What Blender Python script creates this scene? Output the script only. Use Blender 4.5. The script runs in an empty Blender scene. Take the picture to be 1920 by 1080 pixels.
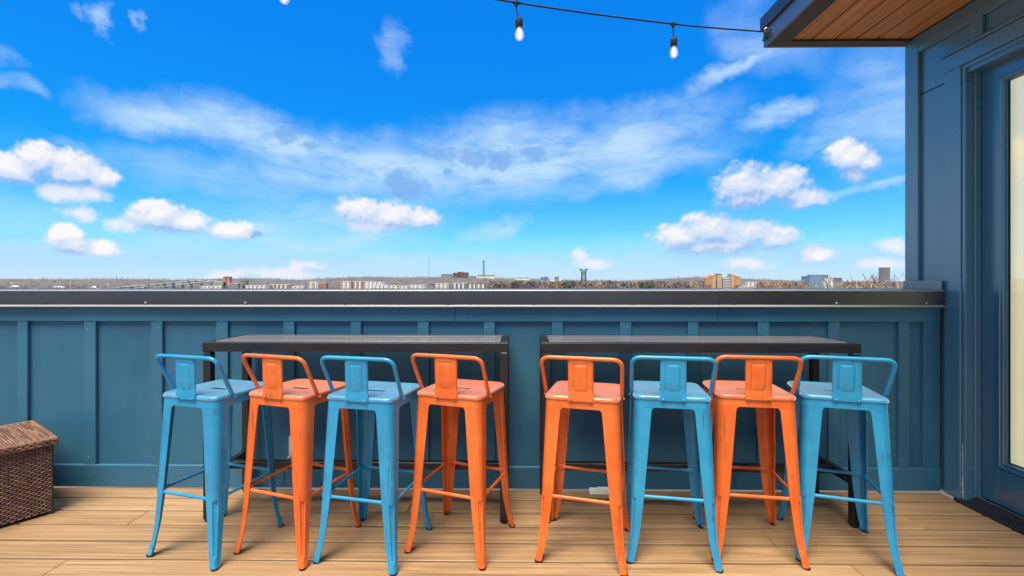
import bpy, bmesh, math, random
from mathutils import Vector, Matrix
random.seed(7)
C = bpy.context.scene
COL = C.collection
PI = math.pi
R = math.radians

# ------------------------------------------------------------------ camera
TH = 0.0122            # small yaw of the camera to the left
FPX, CX, CY, EYE = 870.0, 960.0, 532.0, 1.14   # calibration of the 1920 px photograph
cam_d = bpy.data.cameras.new('camera')
cam = bpy.data.objects.new('camera', cam_d)
COL.objects.link(cam)
cam.location = (0, 0, EYE)
cam.rotation_euler = (R(90), 0, TH)
cam_d.sensor_width = 36.0
cam_d.lens = 36.0 * FPX / 1920.0
cam_d.shift_y = (CY - 540.0) / 1920.0
cam_d.clip_start = 0.05
cam_d.clip_end = 30000
C.camera = cam

# ------------------------------------------------------------------ light settings
SUN_EL, SUN_AZ = 66.0, -158.0     # azimuth clockwise from +y (behind the camera, a little left)
SUN_STRENGTH, SUN_ANGLE, SKY_STRENGTH = 5.0, 34.0, 0.12
EXPOSURE = 0.40
sun_d = bpy.data.lights.new('sun', 'SUN')
sun_d.energy = SUN_STRENGTH
sun_d.angle = R(SUN_ANGLE)
sun_d.color = (1.0, 0.87, 0.69)
sun = bpy.data.objects.new('sun', sun_d)
COL.objects.link(sun)
_d = Vector((math.sin(R(SUN_AZ)) * math.cos(R(SUN_EL)), math.cos(R(SUN_AZ)) * math.cos(R(SUN_EL)), math.sin(R(SUN_EL))))
sun.rotation_euler = _d.to_track_quat('Z', 'Y').to_euler()
sun.location = _d * 30
C.view_settings.view_transform = 'Standard'
C.view_settings.look = 'None'
C.view_settings.exposure = EXPOSURE
C.view_settings.gamma = 1.0
C.view_settings.use_curve_mapping = False
C.render.engine = 'CYCLES'
C.cycles.max_bounces = 6
C.cycles.diffuse_bounces = 3
C.cycles.glossy_bounces = 3
C.cycles.transparent_max_bounces = 8
C.cycles.sample_clamp_indirect = 6

# ------------------------------------------------------------------ node helpers
class NT:
    """small wrapper that writes node trees as expressions"""
    def __init__(self, tree):
        self.t = tree
    def new(self, typ, **kw):
        n = self.t.nodes.new(typ)
        for k, v in kw.items():
            setattr(n, k, v)
        return n
    def put(self, sock, v):
        if isinstance(v, bpy.types.NodeSocket):
            self.t.links.new(v, sock)
        elif v is not None:
            if hasattr(sock.default_value, '__len__') and not hasattr(v, '__len__'):
                v = [v] * len(sock.default_value)
            if hasattr(sock.default_value, '__len__') and len(v) == 3 and len(sock.default_value) == 4:
                v = (*v, 1)
            sock.default_value = v
    def math(self, op, a, b=None, c=None, clamp=False):
        n = self.new('ShaderNodeMath', operation=op, use_clamp=clamp)
        for i, v in enumerate((a, b, c)):
            if v is not None:
                self.put(n.inputs[i], v)
        return n.outputs[0]
    def vmath(self, op, a, b=None, c=None):
        n = self.new('ShaderNodeVectorMath', operation=op)
        for i, v in enumerate((a, b, c)):
            if v is not None:
                self.put(n.inputs[i], v)
        return n.outputs['Value'] if op in ('LENGTH', 'DOT_PRODUCT', 'DISTANCE') else n.outputs[0]
    def noise(self, vec, scale, detail=4, rough=0.55, dist=0.0, dims='3D'):
        n = self.new('ShaderNodeTexNoise', noise_dimensions=dims)
        self.put(n.inputs['Vector'], vec)
        n.inputs['Scale'].default_value = scale
        n.inputs['Detail'].default_value = detail
        n.inputs['Roughness'].default_value = rough
        n.inputs['Distortion'].default_value = dist
        return n.outputs['Fac']
    def ramp(self, x, a, b, lo=0.0, hi=1.0, smooth=True):
        n = self.new('ShaderNodeMapRange', interpolation_type='SMOOTHSTEP' if smooth else 'LINEAR')
        n.clamp = True
        self.put(n.inputs[0], x)
        for i, v in enumerate((a, b, lo, hi)):
            self.put(n.inputs[i + 1], v)
        return n.outputs[0]
    def mix(self, f, a, b, mode='MIX'):
        n = self.new('ShaderNodeMix', data_type='RGBA', blend_type=mode)
        self.put(n.inputs[0], f)
        self.put(n.inputs[6], a)
        self.put(n.inputs[7], b)
        return n.outputs[2]
    def xyz(self, x, y, z):
        n = self.new('ShaderNodeCombineXYZ')
        for i, v in enumerate((x, y, z)):
            self.put(n.inputs[i], v)
        return n.outputs[0]

# ------------------------------------------------------------------ sky (world)
def pix_dir(px, py):
    """azimuth and elevation of a point of the sky"""
    u, v = (px - CX) / FPX, (CY - py) / FPX
    return math.atan(u) - TH, math.atan2(v, math.hypot(1, u))

CUMULUS = [  # x, y, half width, half height
    (30, 318, 70, 30), (68, 298, 42, 30), (135, 318, 60, 34), (190, 334, 40, 26), (110, 358, 56, 16), (170, 362, 40, 16),
    (160, 400, 46, 14), (290, 404, 58, 30), (350, 416, 50, 22), (425, 434, 48, 20), (235, 420, 40, 14),
    (122, 442, 36, 22), (140, 462, 34, 18), (192, 468, 38, 20),
    (675, 396, 46, 26), (735, 408, 70, 28), (785, 410, 40, 20), (700, 418, 60, 14),
    (1395, 345, 58, 40), (1455, 352, 66, 34), (1510, 372, 56, 22), (1410, 372, 60, 20),
    (1275, 447, 58, 28), (1335, 430, 62, 32), (1400, 436, 62, 32), (1450, 446, 46, 26), (1350, 460, 120, 20),
    (1592, 296, 42, 30), (1600, 328, 28, 20), (1625, 305, 26, 18),
    (1528, 478, 40, 18), (1675, 463, 34, 16), (430, 514, 56, 9), (535, 512, 60, 12), (560, 498, 22, 14), (585, 490, 26, 9),
    (1082, 474, 24, 12), (1105, 494, 44, 12), (1400, 490, 50, 12), (1650, 500, 60, 14)]
GREY = [(760, 350, 52, 34), (820, 288, 60, 16), (880, 298, 56, 20), (935, 300, 48, 22), (905, 340, 28, 9),
        (588, 272, 34, 14), (535, 250, 34, 22), (478, 442, 30, 12), (835, 322, 18, 9), (990, 290, 34, 20)]
CIRRUS = [  # x, y, half width, half height, turn (deg, clockwise on the picture), weight
    (330, 226, 190, 46, 9, .8), (520, 262, 260, 60, 8, .95), (700, 320, 330, 80, 4, .9), (960, 300, 330, 92, -6, .9),
    (1190, 262, 220, 70, -8, .8), (1180, 320, 260, 44, -10, .7), (640, 410, 260, 48, 3, .5), (560, 440, 330, 46, -3, .75),
    (420, 330, 330, 46, 4, .45), (1450, 225, 100, 26, -18, .75), (1250, 215, 170, 34, 12, .45), (1370, 130, 170, 22, -22, .7),
    (1420, 70, 150, 60, 30, .45), (930, 436, 80, 22, -18, .6), (1560, 250, 130, 30, -22, .5), (1640, 345, 120, 16, -16, .6),
    (745, 80, 34, 46, 20, .5), (180, 14, 26, 34, 20, .75), (130, 4, 30, 12, 0, .4), (30, 160, 90, 16, 12, .5),
    (0, 105, 36, 22, 0, .35), (265, 30, 14, 24, 0, .45), (140, 255, 60, 18, 8, .4), (100, 470, 460, 40, 0, .35),
    (1000, 500, 900, 34, 0, .5), (1640, 200, 160, 160, 0, .55), (60, 400, 260, 50, 2, .35), (1300, 470, 420, 34, 2, .3)]

world = bpy.data.worlds.new('World')
C.world = world
world.use_nodes = True
wt = world.node_tree
wt.nodes.clear()
W = NT(wt)

def ellipse_field(name, items):
    g = bpy.data.node_groups.new(name, 'ShaderNodeTree')
    g.interface.new_socket('P', in_out='INPUT', socket_type='NodeSocketVector')
    g.interface.new_socket('V', in_out='OUTPUT', socket_type='NodeSocketFloat')
    n = NT(g)
    gi, go = n.new('NodeGroupInput'), n.new('NodeGroupOutput')
    acc = None
    for it in items:
        x, y, rx, ry = it[:4]
        az, el = pix_dir(x, y)
        c = math.cos(az + TH)
        sx, sy = FPX / (rx * c * c), FPX / (ry * c)
        l = n.vmath('LENGTH', n.vmath('MULTIPLY_ADD', gi.outputs[0], (sx, sy, 0), (-az * sx, -el * sy, 0)))
        if acc is None:
            acc = l
        else:
            acc = n.math('SMOOTH_MIN', acc, l, 0.25)
    g.links.new(n.math('SUBTRACT', 1.0, acc), go.inputs[0])
    return g

def use_group(n, g, p):
    k = n.new('ShaderNodeGroup')
    k.node_tree = g
    n.put(k.inputs[0], p)
    return k.outputs[0]

tc = W.new('ShaderNodeTexCoord')
dirv = tc.outputs['Generated']
sep = W.new('ShaderNodeSeparateXYZ')
wt.links.new(dirv, sep.inputs[0])
az = W.math('ARCTAN2', sep.outputs[0], sep.outputs[1])
el = W.math('ARCSINE', sep.outputs[2])
P = W.xyz(az, el, 0.0)
_wn = W.new('ShaderNodeTexNoise'); wt.links.new(P, _wn.inputs['Vector']); _wn.inputs['Scale'].default_value = 7.0; _wn.inputs['Detail'].default_value = 6; _wn.inputs['Roughness'].default_value = 0.6
warp = W.vmath('SUBTRACT', _wn.outputs['Color'], (0.5, 0.5, 0.5))
Pw = W.vmath('MULTIPLY_ADD', warp, (0.22, 0.11, 0), P)
Pg = W.vmath('MULTIPLY_ADD', warp, (0.14, 0.05, 0), P)
sky = W.new('ShaderNodeTexSky', sky_type='NISHITA', sun_disc=False)
sky.sun_elevation = R(SUN_EL)
sky.sun_rotation = R(SUN_AZ)
sky.altitude = 200
sky.air_density = 1.0
sky.dust_density = 0.4
sky.ozone_density = 1.6
# deepen the clear sky: the photograph is strongly saturated
sk = W.new('ShaderNodeSeparateColor')
wt.links.new(sky.outputs[0], sk.inputs[0])
kb = W.math('POWER', W.math('MULTIPLY', sk.outputs[2], 0.2), 0.25)
kr = W.math('POWER', W.math('MINIMUM', W.math('DIVIDE', sk.outputs[0], sk.outputs[2]), 0.85), 5.0)
kg = W.math('POWER', W.math('MINIMUM', W.math('DIVIDE', sk.outputs[1], sk.outputs[2]), 0.92), 2.25)
cc = W.new('ShaderNodeCombineColor')
W.put(cc.inputs[0], W.math('MULTIPLY', kr, kb)); W.put(cc.inputs[1], W.math('MULTIPLY', kg, kb)); W.put(cc.inputs[2], kb)
sky_col = cc.outputs[0]

g_cu = ellipse_field('cumulus_field', [(x, y, rx * 1.16, ry * 1.14) for x, y, rx, ry in CUMULUS if ry > 17])
g_lo = ellipse_field('thin_cumulus_field', [(x, y, rx * 1.15, ry * 1.2) for x, y, rx, ry in CUMULUS if ry <= 17])
g_gr = ellipse_field('grey_field', GREY)
def cnoise(p):
    return W.math('ADD', W.math('MULTIPLY_ADD', W.noise(p, 16, 3, 0.5), 1.0, -0.5), W.math('MULTIPLY_ADD', W.noise(p, 48, 7, 0.66), 1.0, -0.5))
Pu1 = W.vmath('ADD', P, (-0.006, 0.028, 0))
Pu2 = W.vmath('ADD', P, (-0.003, 0.009, 0))
fb2 = W.noise(W.vmath('ADD', P, (3.1, 0.012, 0)), 22, 8, 0.62)
F0 = use_group(W, g_cu, P)
F1 = use_group(W, g_cu, Pu1)
N0 = cnoise(P)
N1 = cnoise(Pu2)
d0 = W.math('ADD', F0, N0)
lit = W.math('ADD', W.math('MULTIPLY_ADD', W.math('SUBTRACT', F0, F1), 0.72, 0.24), W.math('MULTIPLY', W.math('SUBTRACT', N0, N1), 0.85), clamp=True)
a_cu = W.ramp(d0, -0.10, W.math('MULTIPLY_ADD', lit, -0.50, 0.80))
cu_col = W.mix(W.ramp(lit, 0.0, 0.45), (0.36, 0.52, 0.90), (0.70, 0.79, 0.98))
cu_col = W.mix(W.ramp(lit, 0.45, 0.95), cu_col, (1.02, 0.98, 0.99))
a_lo = W.ramp(W.math('ADD', use_group(W, g_lo, Pg), W.math('MULTIPLY', N0, 1.35)), -0.15, 0.75, 0, 0.85)
# clouds added over the unseen sky, cover thickened to whiten the light
inside = W.math('MULTIPLY', W.ramp(W.math('ABSOLUTE', az), 0.92, 1.12, 1, 0), W.ramp(el, 0.55, 0.66, 1, 0))
gp = W.vmath('MULTIPLY', dirv, (1.0, 1.0, 2.2))
gn = W.noise(gp, 3.2, 8, 0.58)
a_gen = W.math('MULTIPLY', W.math('MULTIPLY', W.ramp(gn, 0.50, 0.62), W.ramp(el, 0.02, 0.1)), W.math('SUBTRACT', 1.0, inside))
# cirrus
acc = None
for (x, y, rx, ry, turn, wgt) in CIRRUS:
    a0, e0 = pix_dir(x, y)
    c = math.cos(a0 + TH)
    m = W.new('ShaderNodeMapping', vector_type='TEXTURE')
    wt.links.new(Pw, m.inputs[0])
    m.inputs['Location'].default_value = (a0, e0, 0)
    m.inputs['Rotation'].default_value = (0, 0, -R(turn))
    m.inputs['Scale'].default_value = (rx * c * c / FPX, ry * c / FPX, 1)
    v = W.ramp(W.vmath('LENGTH', m.outputs[0]), 0.15, 1.15, wgt, 0.0)
    acc = v if acc is None else W.math('MAXIMUM', acc, v)
wisp = W.new('ShaderNodeMapping')
wt.links.new(P, wisp.inputs[0])
wisp.inputs['Rotation'].default_value = (0, 0, R(10))
wisp.inputs['Scale'].default_value = (3.0, 12.0, 1)
wn = W.noise(wisp.outputs[0], 2.2, 9, 0.62, 0.8)
wn2 = W.noise(W.vmath('MULTIPLY', P, (5, 9, 1)), 1.3, 6, 0.6, 0.4)
cir = W.math('MULTIPLY', acc, W.math('ADD', W.ramp(wn, 0.22, 0.70, 0.05, 0.75), W.ramp(wn2, 0.25, 0.65, 0.05, 0.6)), clamp=True)
gcir = W.math('MULTIPLY', W.math('SUBTRACT', 1.0, inside), W.ramp(W.noise(W.vmath('MULTIPLY', dirv, (2, 2, 7)), 1.6, 7, 0.6), 0.35, 0.65, 0, 0.75))  # unseen cirrus, thickened likewise to lift the light
cir = W.math('MAXIMUM', cir, gcir)
# milky air towards the horizon
hz = W.ramp(el, 0.0, 0.24, 0.60, 0.0)
c1 = W.mix(hz, sky_col, (0.36, 0.70, 1.0))
c1 = W.mix(W.ramp(el, 0.0, 0.055, 0.7, 0.0), c1, (0.72, 0.86, 1.0))
c2 = W.mix(W.math('MULTIPLY', cir, 0.86), c1, (0.60, 0.82, 1.02))
gr_d = W.math('ADD', use_group(W, g_gr, Pg), W.math('MULTIPLY_ADD', fb2, 3.2, -1.6))
c3 = W.mix(W.ramp(gr_d, 0.0, 0.7, 0, 0.75), c2, (0.20, 0.44, 0.86))
c4 = W.mix(a_gen, c3, (0.88, 0.90, 1.0))
c4 = W.mix(a_lo, c4, (0.93, 0.91, 1.0))
c5 = W.mix(W.math('MULTIPLY', a_cu, 0.94), c4, cu_col)
# below the horizon: dull land colour
c6 = W.mix(W.ramp(el, -0.02, -0.004, 1, 0), c5, (0.16, 0.14, 0.12))
fin = W.vmath('MULTIPLY', c6, (1 / SKY_STRENGTH * 0.74,) * 3)
bg = W.new('ShaderNodeBackground')
wt.links.new(fin, bg.inputs['Color'])
bg.inputs['Strength'].default_value = SKY_STRENGTH
wo = W.new('ShaderNodeOutputWorld')
wt.links.new(bg.outputs[0], wo.inputs['Surface'])

# ------------------------------------------------------------------ placing helpers
CT, ST = math.cos(TH), math.sin(TH)
def ray(px):
    u = (px - CX) / FPX
    return (u * CT - ST, u * ST + CT)
def x_on_y(px, Y):
    r = ray(px); return r[0] / r[1] * Y
def far(px, py, D):
    u = (px - CX) / FPX * D
    return Vector((u * CT - D * ST, u * ST + D * CT, EYE + (CY - py) / FPX * D))

# ------------------------------------------------------------------ object helpers
def link(o, parent=None):
    COL.objects.link(o)
    if parent is not None:
        o.parent = parent
    return o
def tag(o, label=None, cat=None, group=None, kind=None):
    if label: o['label'] = label
    if cat: o['category'] = cat
    if group: o['group'] = group
    if kind: o['kind'] = kind
    return o
def empty(name, loc=(0, 0, 0), rz=0.0, parent=None):
    o = bpy.data.objects.new(name, None)
    o.empty_display_size = 0.1
    o.location = loc
    o.rotation_euler = (0, 0, rz)
    return link(o, parent)
def thing(name, label, cat, loc=(0, 0, 0), rz=0.0, group=None):
    return tag(empty(name, loc, rz), label, cat, group)
def copy_tree(o, parent=None):
    c = o.copy()
    link(c, parent)
    for ch in o.children:
        copy_tree(ch, c)
    return c

class MB:
    """collects verts and faces; build() links them as one mesh object"""
    def __init__(self):
        self.v, self.f, self.mi = [], [], []
    def add(self, vs, fs, mi=0):
        b = len(self.v)
        self.v += [tuple(p) for p in vs]
        self.f += [tuple(i + b for i in f) for f in fs]
        self.mi += [mi] * len(fs)
    def box(self, x0, x1, y0, y1, z0, z1, mi=0):
        vs = [(x, y, z) for z in (z0, z1) for y in (y0, y1) for x in (x0, x1)]
        self.add(vs, [(0, 2, 3, 1), (4, 5, 7, 6), (0, 1, 5, 4), (2, 6, 7, 3), (0, 4, 6, 2), (1, 3, 7, 5)], mi)
        return self
    def loft(self, rings, closed=True, cap=True, mi=0):
        n = len(rings[0]); b = len(self.v)
        vs = [p for r in rings for p in r]
        fs = []
        m = n if closed else n - 1
        for i in range(len(rings) - 1):
            for j in range(m):
                k = (j + 1) % n
                fs.append((i * n + j, i * n + k, (i + 1) * n + k, (i + 1) * n + j))
        if cap and closed:
            fs.append(tuple(range(n))[::-1])
            fs.append(tuple((len(rings) - 1) * n + j for j in range(n)))
        self.add(vs, fs, mi)
        return self
    def tube(self, pts, rad, seg=8, cap=True, mi=0):
        pts = [Vector(p) for p in pts]
        if not hasattr(rad, '__len__'): rad = [rad] * len(pts)
        rings = []; up = None
        for i, p in enumerate(pts):
            t = (pts[min(i + 1, len(pts) - 1)] - pts[max(i - 1, 0)]).normalized()
            if up is None:
                up = Vector((0, 0, 1)) if abs(t.z) < 0.9 else Vector((1, 0, 0))
            a = t.cross(up)
            if a.length < 1e-5: a = t.orthogonal()
            a.normalize(); b = a.cross(t).normalized(); up = b
            rings.append([p + (a * math.cos(q) + b * math.sin(q)) * rad[i] for q in (2 * PI * k / seg for k in range(seg))])
        return self.loft(rings, True, cap, mi)
    def lathe(self, prof, seg=16, c=(0, 0, 0), mi=0):
        rings = [[(c[0] + r * math.cos(2 * PI * k / seg), c[1] + r * math.sin(2 * PI * k / seg), c[2] + z) for k in range(seg)] for r, z in prof]
        return self.loft(rings, True, True, mi)
    def prism_x(self, prof, x0, x1, mi=0):
        """closed (y, z) outline pushed along x"""
        return self.loft([[(x0, y, z) for y, z in prof], [(x1, y, z) for y, z in prof]], True, True, mi)
    def prism_y(self, prof, y0, y1, mi=0):
        return self.loft([[(x, y0, z) for x, z in prof], [(x, y1, z) for x, z in prof]], True, True, mi)
    def mesh(self, name, mats, bevel=0.0, smooth=False, seg=1, ang=35):
        me = bpy.data.meshes.new(name)
        bm = bmesh.new()
        bv = [bm.verts.new(p) for p in self.v]
        for f, m in zip(self.f, self.mi):
            try:
                fc = bm.faces.new([bv[i] for i in f]); fc.material_index = m
            except ValueError:
                pass
        bmesh.ops.recalc_face_normals(bm, faces=bm.faces)
        if bevel > 0:
            es = [e for e in bm.edges if len(e.link_faces) == 2 and e.calc_face_angle() > R(30)]
            bmesh.ops.bevel(bm, geom=es, offset=bevel, segments=seg, affect='EDGES', profile=0.5)
        if smooth:
            for f in bm.faces: f.smooth = True
            for e in bm.edges:
                if len(e.link_faces) == 2 and e.calc_face_angle() > R(ang): e.smooth = False
        bm.to_mesh(me); bm.free()
        for m in (mats if isinstance(mats, (list, tuple)) else [mats]):
            me.materials.append(m)
        return me
    def build(self, name, mats, parent=None, **kw):
        return link(bpy.data.objects.new(name, self.mesh(name, mats, **kw)), parent)
def bx(x0, x1, y0, y1, z0, z1):
    return MB().box(x0, x1, y0, y1, z0, z1)
def inst(name, me, parent=None, loc=(0, 0, 0), rz=0.0):
    o = bpy.data.objects.new(name, me)
    o.location = loc; o.rotation_euler = (0, 0, rz)
    return link(o, parent)

# ------------------------------------------------------------------ materials
def mat(name, rough=0.5, metal=0.0, spec=0.5):
    m = bpy.data.materials.new(name)
    m.use_nodes = True
    n = NT(m.node_tree)
    b = m.node_tree.nodes['Principled BSDF']
    b.inputs['Roughness'].default_value = rough
    b.inputs['Metallic'].default_value = metal
    b.inputs['Specular IOR Level'].default_value = spec
    return m, n, b
def obj_coords(n, jitter=True):
    t = n.new('ShaderNodeTexCoord').outputs['Object']
    if jitter:
        r = n.new('ShaderNodeObjectInfo').outputs['Random']
        t = n.vmath('ADD', t, n.vmath('MULTIPLY', n.xyz(r, r, r), (37.0, 51.0, 23.0)))
    return t
def bump(n, b, h, strength=0.2, dist=0.002):
    k = n.new('ShaderNodeBump')
    k.inputs['Strength'].default_value = strength
    k.inputs['Distance'].default_value = dist
    n.put(k.inputs['Height'], h)
    n.t.links.new(k.outputs[0], b.inputs['Normal'])
def paint(name, col, rough=0.45, var=0.12, grain=True, spec=0.5, dirt=None, coarse=2.0):
    m, n, b = mat(name, rough, 0, spec)
    p = obj_coords(n)
    v = n.noise(p, coarse, 5, 0.6)
    lo = tuple(c * (1 - var) for c in col); hi = tuple(min(1, c * (1 + var)) for c in col)
    c = n.mix(n.ramp(v, 0.3, 0.7), lo, hi)
    if grain:
        sv = n.noise(n.vmath('MULTIPLY', p, (13, 13, 1.1)), 1.0, 6, 0.65)
        c = n.mix(n.ramp(sv, 0.45, 0.8, 0, 0.30), c, tuple(x * 0.72 for x in col))
    rr = n.new('ShaderNodeObjectInfo').outputs['Random']
    c = n.mix(n.math('MULTIPLY', rr, 0.10), c, tuple(x * 0.6 for x in col))
    if spec > 0.7:
        b.inputs['Coat Weight'].default_value = 0.8
        b.inputs['Coat Roughness'].default_value = 0.2
        b.inputs['Coat IOR'].default_value = 1.75
    if dirt:
        d = n.ramp(n.noise(p, 9, 8, 0.7), 0.62, 0.75, 0, 0.5)
        c = n.mix(d, c, dirt)
    n.put(b.inputs['Base Color'], c)
    n.put(b.inputs['Roughness'], n.ramp(n.noise(p, 5, 3, 0.5), 0.3, 0.7, rough * 0.92, min(1, rough * 1.1)))
    if grain:
        g = n.noise(n.vmath('MULTIPLY', p, (160, 160, 24)), 1.0, 4, 0.6)
        bump(n, b, g, 0.02, 0.001)
    return m
WALL = paint('blue_siding_paint', (0.034, 0.136, 0.220), 0.46, 0.10, spec=0.35)
TRIM = paint('blue_trim_paint', (0.040, 0.150, 0.236), 0.42, 0.08, spec=0.35)
HWALL = paint('house_siding_lightened', (0.066, 0.190, 0.268), 0.30, 0.08, spec=0.8)  # same blue as the parapet, lightened to carry the light on this wall
HTRIM = paint('house_trim_lightened', (0.070, 0.195, 0.272), 0.28, 0.07, spec=0.8)  # parapet trim blue, with the wall's brighter light put into the colour
DOORP = paint('blue_door_paint', (0.028, 0.125, 0.205), 0.24, 0.06, coarse=1.0, spec=0.9)
DARK_TRIM = paint('dark_bronze_trim', (0.034, 0.031, 0.031), 0.40, 0.12)
WHITE_P = paint('white_plastic', (0.74, 0.75, 0.74), 0.4, 0.04, grain=False)
CHIP = paint('bare_primer', (0.72, 0.72, 0.72), 0.7, 0.10)
BLACK_M = paint('black_metal', (0.016, 0.016, 0.018), 0.34, 0.2, grain=False, dirt=(0.06, 0.055, 0.05))
RUBBER = paint('black_rubber', (0.012, 0.012, 0.012), 0.7, 0.2, grain=False)

m, n, b = mat('bronze_coping_metal', 0.34, 0.0, 0.9)
p = obj_coords(n)
v = n.noise(n.vmath('MULTIPLY', p, (1.2, 6, 3)), 1.0, 6, 0.65)
n.put(b.inputs['Base Color'], n.mix(n.ramp(v, 0.3, 0.7), (0.014, 0.013, 0.0135), (0.028, 0.026, 0.026)))
n.put(b.inputs['Roughness'], n.ramp(n.noise(p, 5, 6, 0.7), 0.3, 0.7, 0.26, 0.42))
COPING = m
CHARCOAL = paint('charcoal_fascia_paint', (0.085, 0.090, 0.098), 0.30, 0.08, spec=0.8)
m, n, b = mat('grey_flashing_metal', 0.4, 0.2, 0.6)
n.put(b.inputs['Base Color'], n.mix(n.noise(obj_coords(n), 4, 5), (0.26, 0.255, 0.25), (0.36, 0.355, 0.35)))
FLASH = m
m, n, b = mat('pale_metal_and_glint', 0.35, 0.0, 0.8)
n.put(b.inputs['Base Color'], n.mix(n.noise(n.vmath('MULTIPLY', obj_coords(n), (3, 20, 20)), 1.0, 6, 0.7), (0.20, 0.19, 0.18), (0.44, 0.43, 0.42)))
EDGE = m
m, n, b = mat('bright_steel', 0.3, 1.0)
n.put(b.inputs['Base Color'], n.mix(n.noise(obj_coords(n), 20, 3), (0.5, 0.5, 0.5), (0.75, 0.74, 0.72)))
STEEL = m

def wood(name, c_lo, c_mid, c_hi, rough, axis=0, streak=1.0, knots=False):
    m, n, b = mat(name, rough, 0, 0.4)
    p = obj_coords(n)
    sc = [70.0, 70.0, 70.0]; sc[axis] = 1.6
    g = n.noise(n.vmath('MULTIPLY', p, tuple(sc)), 1.0, 6, 0.62, 0.4)
    sc2 = [9.0, 9.0, 9.0]; sc2[axis] = 0.9
    g2 = n.noise(n.vmath('MULTIPLY', p, tuple(sc2)), 1.0, 5, 0.6, 0.8)
    c = n.mix(n.ramp(g, 0.32, 0.68), c_lo, c_hi)
    c = n.mix(n.ramp(g2, 0.3, 0.72, 0.0, 0.75), c, c_mid)
    rr = n.new('ShaderNodeObjectInfo').outputs['Random']
    c = n.mix(n.math('MULTIPLY', rr, 0.35), c, c_lo)
    if knots:
        k = n.ramp(n.noise(n.vmath('MULTIPLY', p, tuple(14.0 if i != axis else 4.0 for i in range(3))), 1.0, 3, 0.5, 1.2), 0.64, 0.74, 0, 0.8)
        c = n.mix(k, c, tuple(x * 0.3 for x in c_lo))
    else:
        s = n.ramp(n.noise(n.vmath('MULTIPLY', p, (2.2, 7, 2)), 1.0, 7, 0.7), 0.60, 0.78, 0, 0.55)
        c = n.mix(s, c, (0.55, 0.45, 0.34))
    n.put(b.inputs['Base Color'], c)
    n.put(b.inputs['Roughness'], n.ramp(g2, 0.3, 0.7, rough * 0.85, rough * 1.15))
    bump(n, b, g, 0.35, 0.0015)
    return m
DECK_W = wood('tan_composite_board', (0.21, 0.122, 0.056), (0.41, 0.256, 0.128), (0.55, 0.370, 0.205), 0.5, 0)
SOFFIT_W = wood('cedar_stain', (0.40, 0.155, 0.038), (0.60, 0.265, 0.075), (0.72, 0.350, 0.110), 0.42, 1, knots=True)
TABLE_W = wood('charcoal_stained_slat', (0.10, 0.097, 0.10), (0.17, 0.165, 0.168), (0.27, 0.262, 0.26), 0.24, 0)
JOIST = paint('dark_joist', (0.03, 0.022, 0.015), 0.8, 0.3)

def stool_paint(name, col, light, dark, worn):
    m, n, b = mat(name, 0.34, 0, 0.6)
    b.inputs['Coat Weight'].default_value = 0.25
    b.inputs['Coat Roughness'].default_value = 0.15
    p = obj_coords(n)
    v = n.noise(p, 6, 5, 0.6)
    c = n.mix(n.ramp(v, 0.3, 0.7), dark, col)
    c = n.mix(n.ramp(n.noise(p, 17, 6, 0.7), 0.55, 0.8, 0, 0.35), c, light)
    if worn:
        st = n.noise(n.vmath('MULTIPLY', p, (150, 150, 6.5)), 1.0, 5, 0.62, 0.3)
        mk = n.ramp(n.noise(n.vmath('MULTIPLY', p, (16, 16, 5)), 1.0, 3, 0.5), 0.46, 0.60)
        c = n.mix(n.math('MULTIPLY', n.ramp(st, 0.55, 0.67, 0, 0.75), mk), c, (0.05, 0.045, 0.045))
    sp = n.ramp(n.noise(p, 60, 3, 0.6), 0.74, 0.80, 0, 0.6)
    c = n.mix(sp, c, tuple(x * 0.35 for x in dark))
    n.put(b.inputs['Base Color'], c)
    n.put(b.inputs['Roughness'], n.ramp(v, 0.3, 0.7, 0.28, 0.44))
    if worn is None:      # satin seat; pale sheen and coat stand in for light on its top
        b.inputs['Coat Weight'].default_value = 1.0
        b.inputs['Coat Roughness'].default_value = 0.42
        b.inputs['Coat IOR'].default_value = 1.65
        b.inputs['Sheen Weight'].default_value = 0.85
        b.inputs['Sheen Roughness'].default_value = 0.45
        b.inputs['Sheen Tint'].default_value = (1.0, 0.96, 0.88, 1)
    bump(n, b, n.noise(p, 120, 3, 0.6), 0.08, 0.001)
    return m
BLUE_A = stool_paint('turquoise_paint', (0.020, 0.330, 0.580), (0.09, 0.46, 0.68), (0.014, 0.255, 0.480), False)
BLUE_B = stool_paint('turquoise_paint_worn', (0.020, 0.330, 0.580), (0.09, 0.46, 0.68), (0.014, 0.255, 0.480), True)
ORNG_A = stool_paint('orange_paint', (0.84, 0.180, 0.026), (0.88, 0.27, 0.07), (0.74, 0.120, 0.014), False)
ORNG_B = stool_paint('orange_paint_worn', (0.84, 0.180, 0.026), (0.88, 0.27, 0.07), (0.74, 0.120, 0.014), True)

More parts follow.
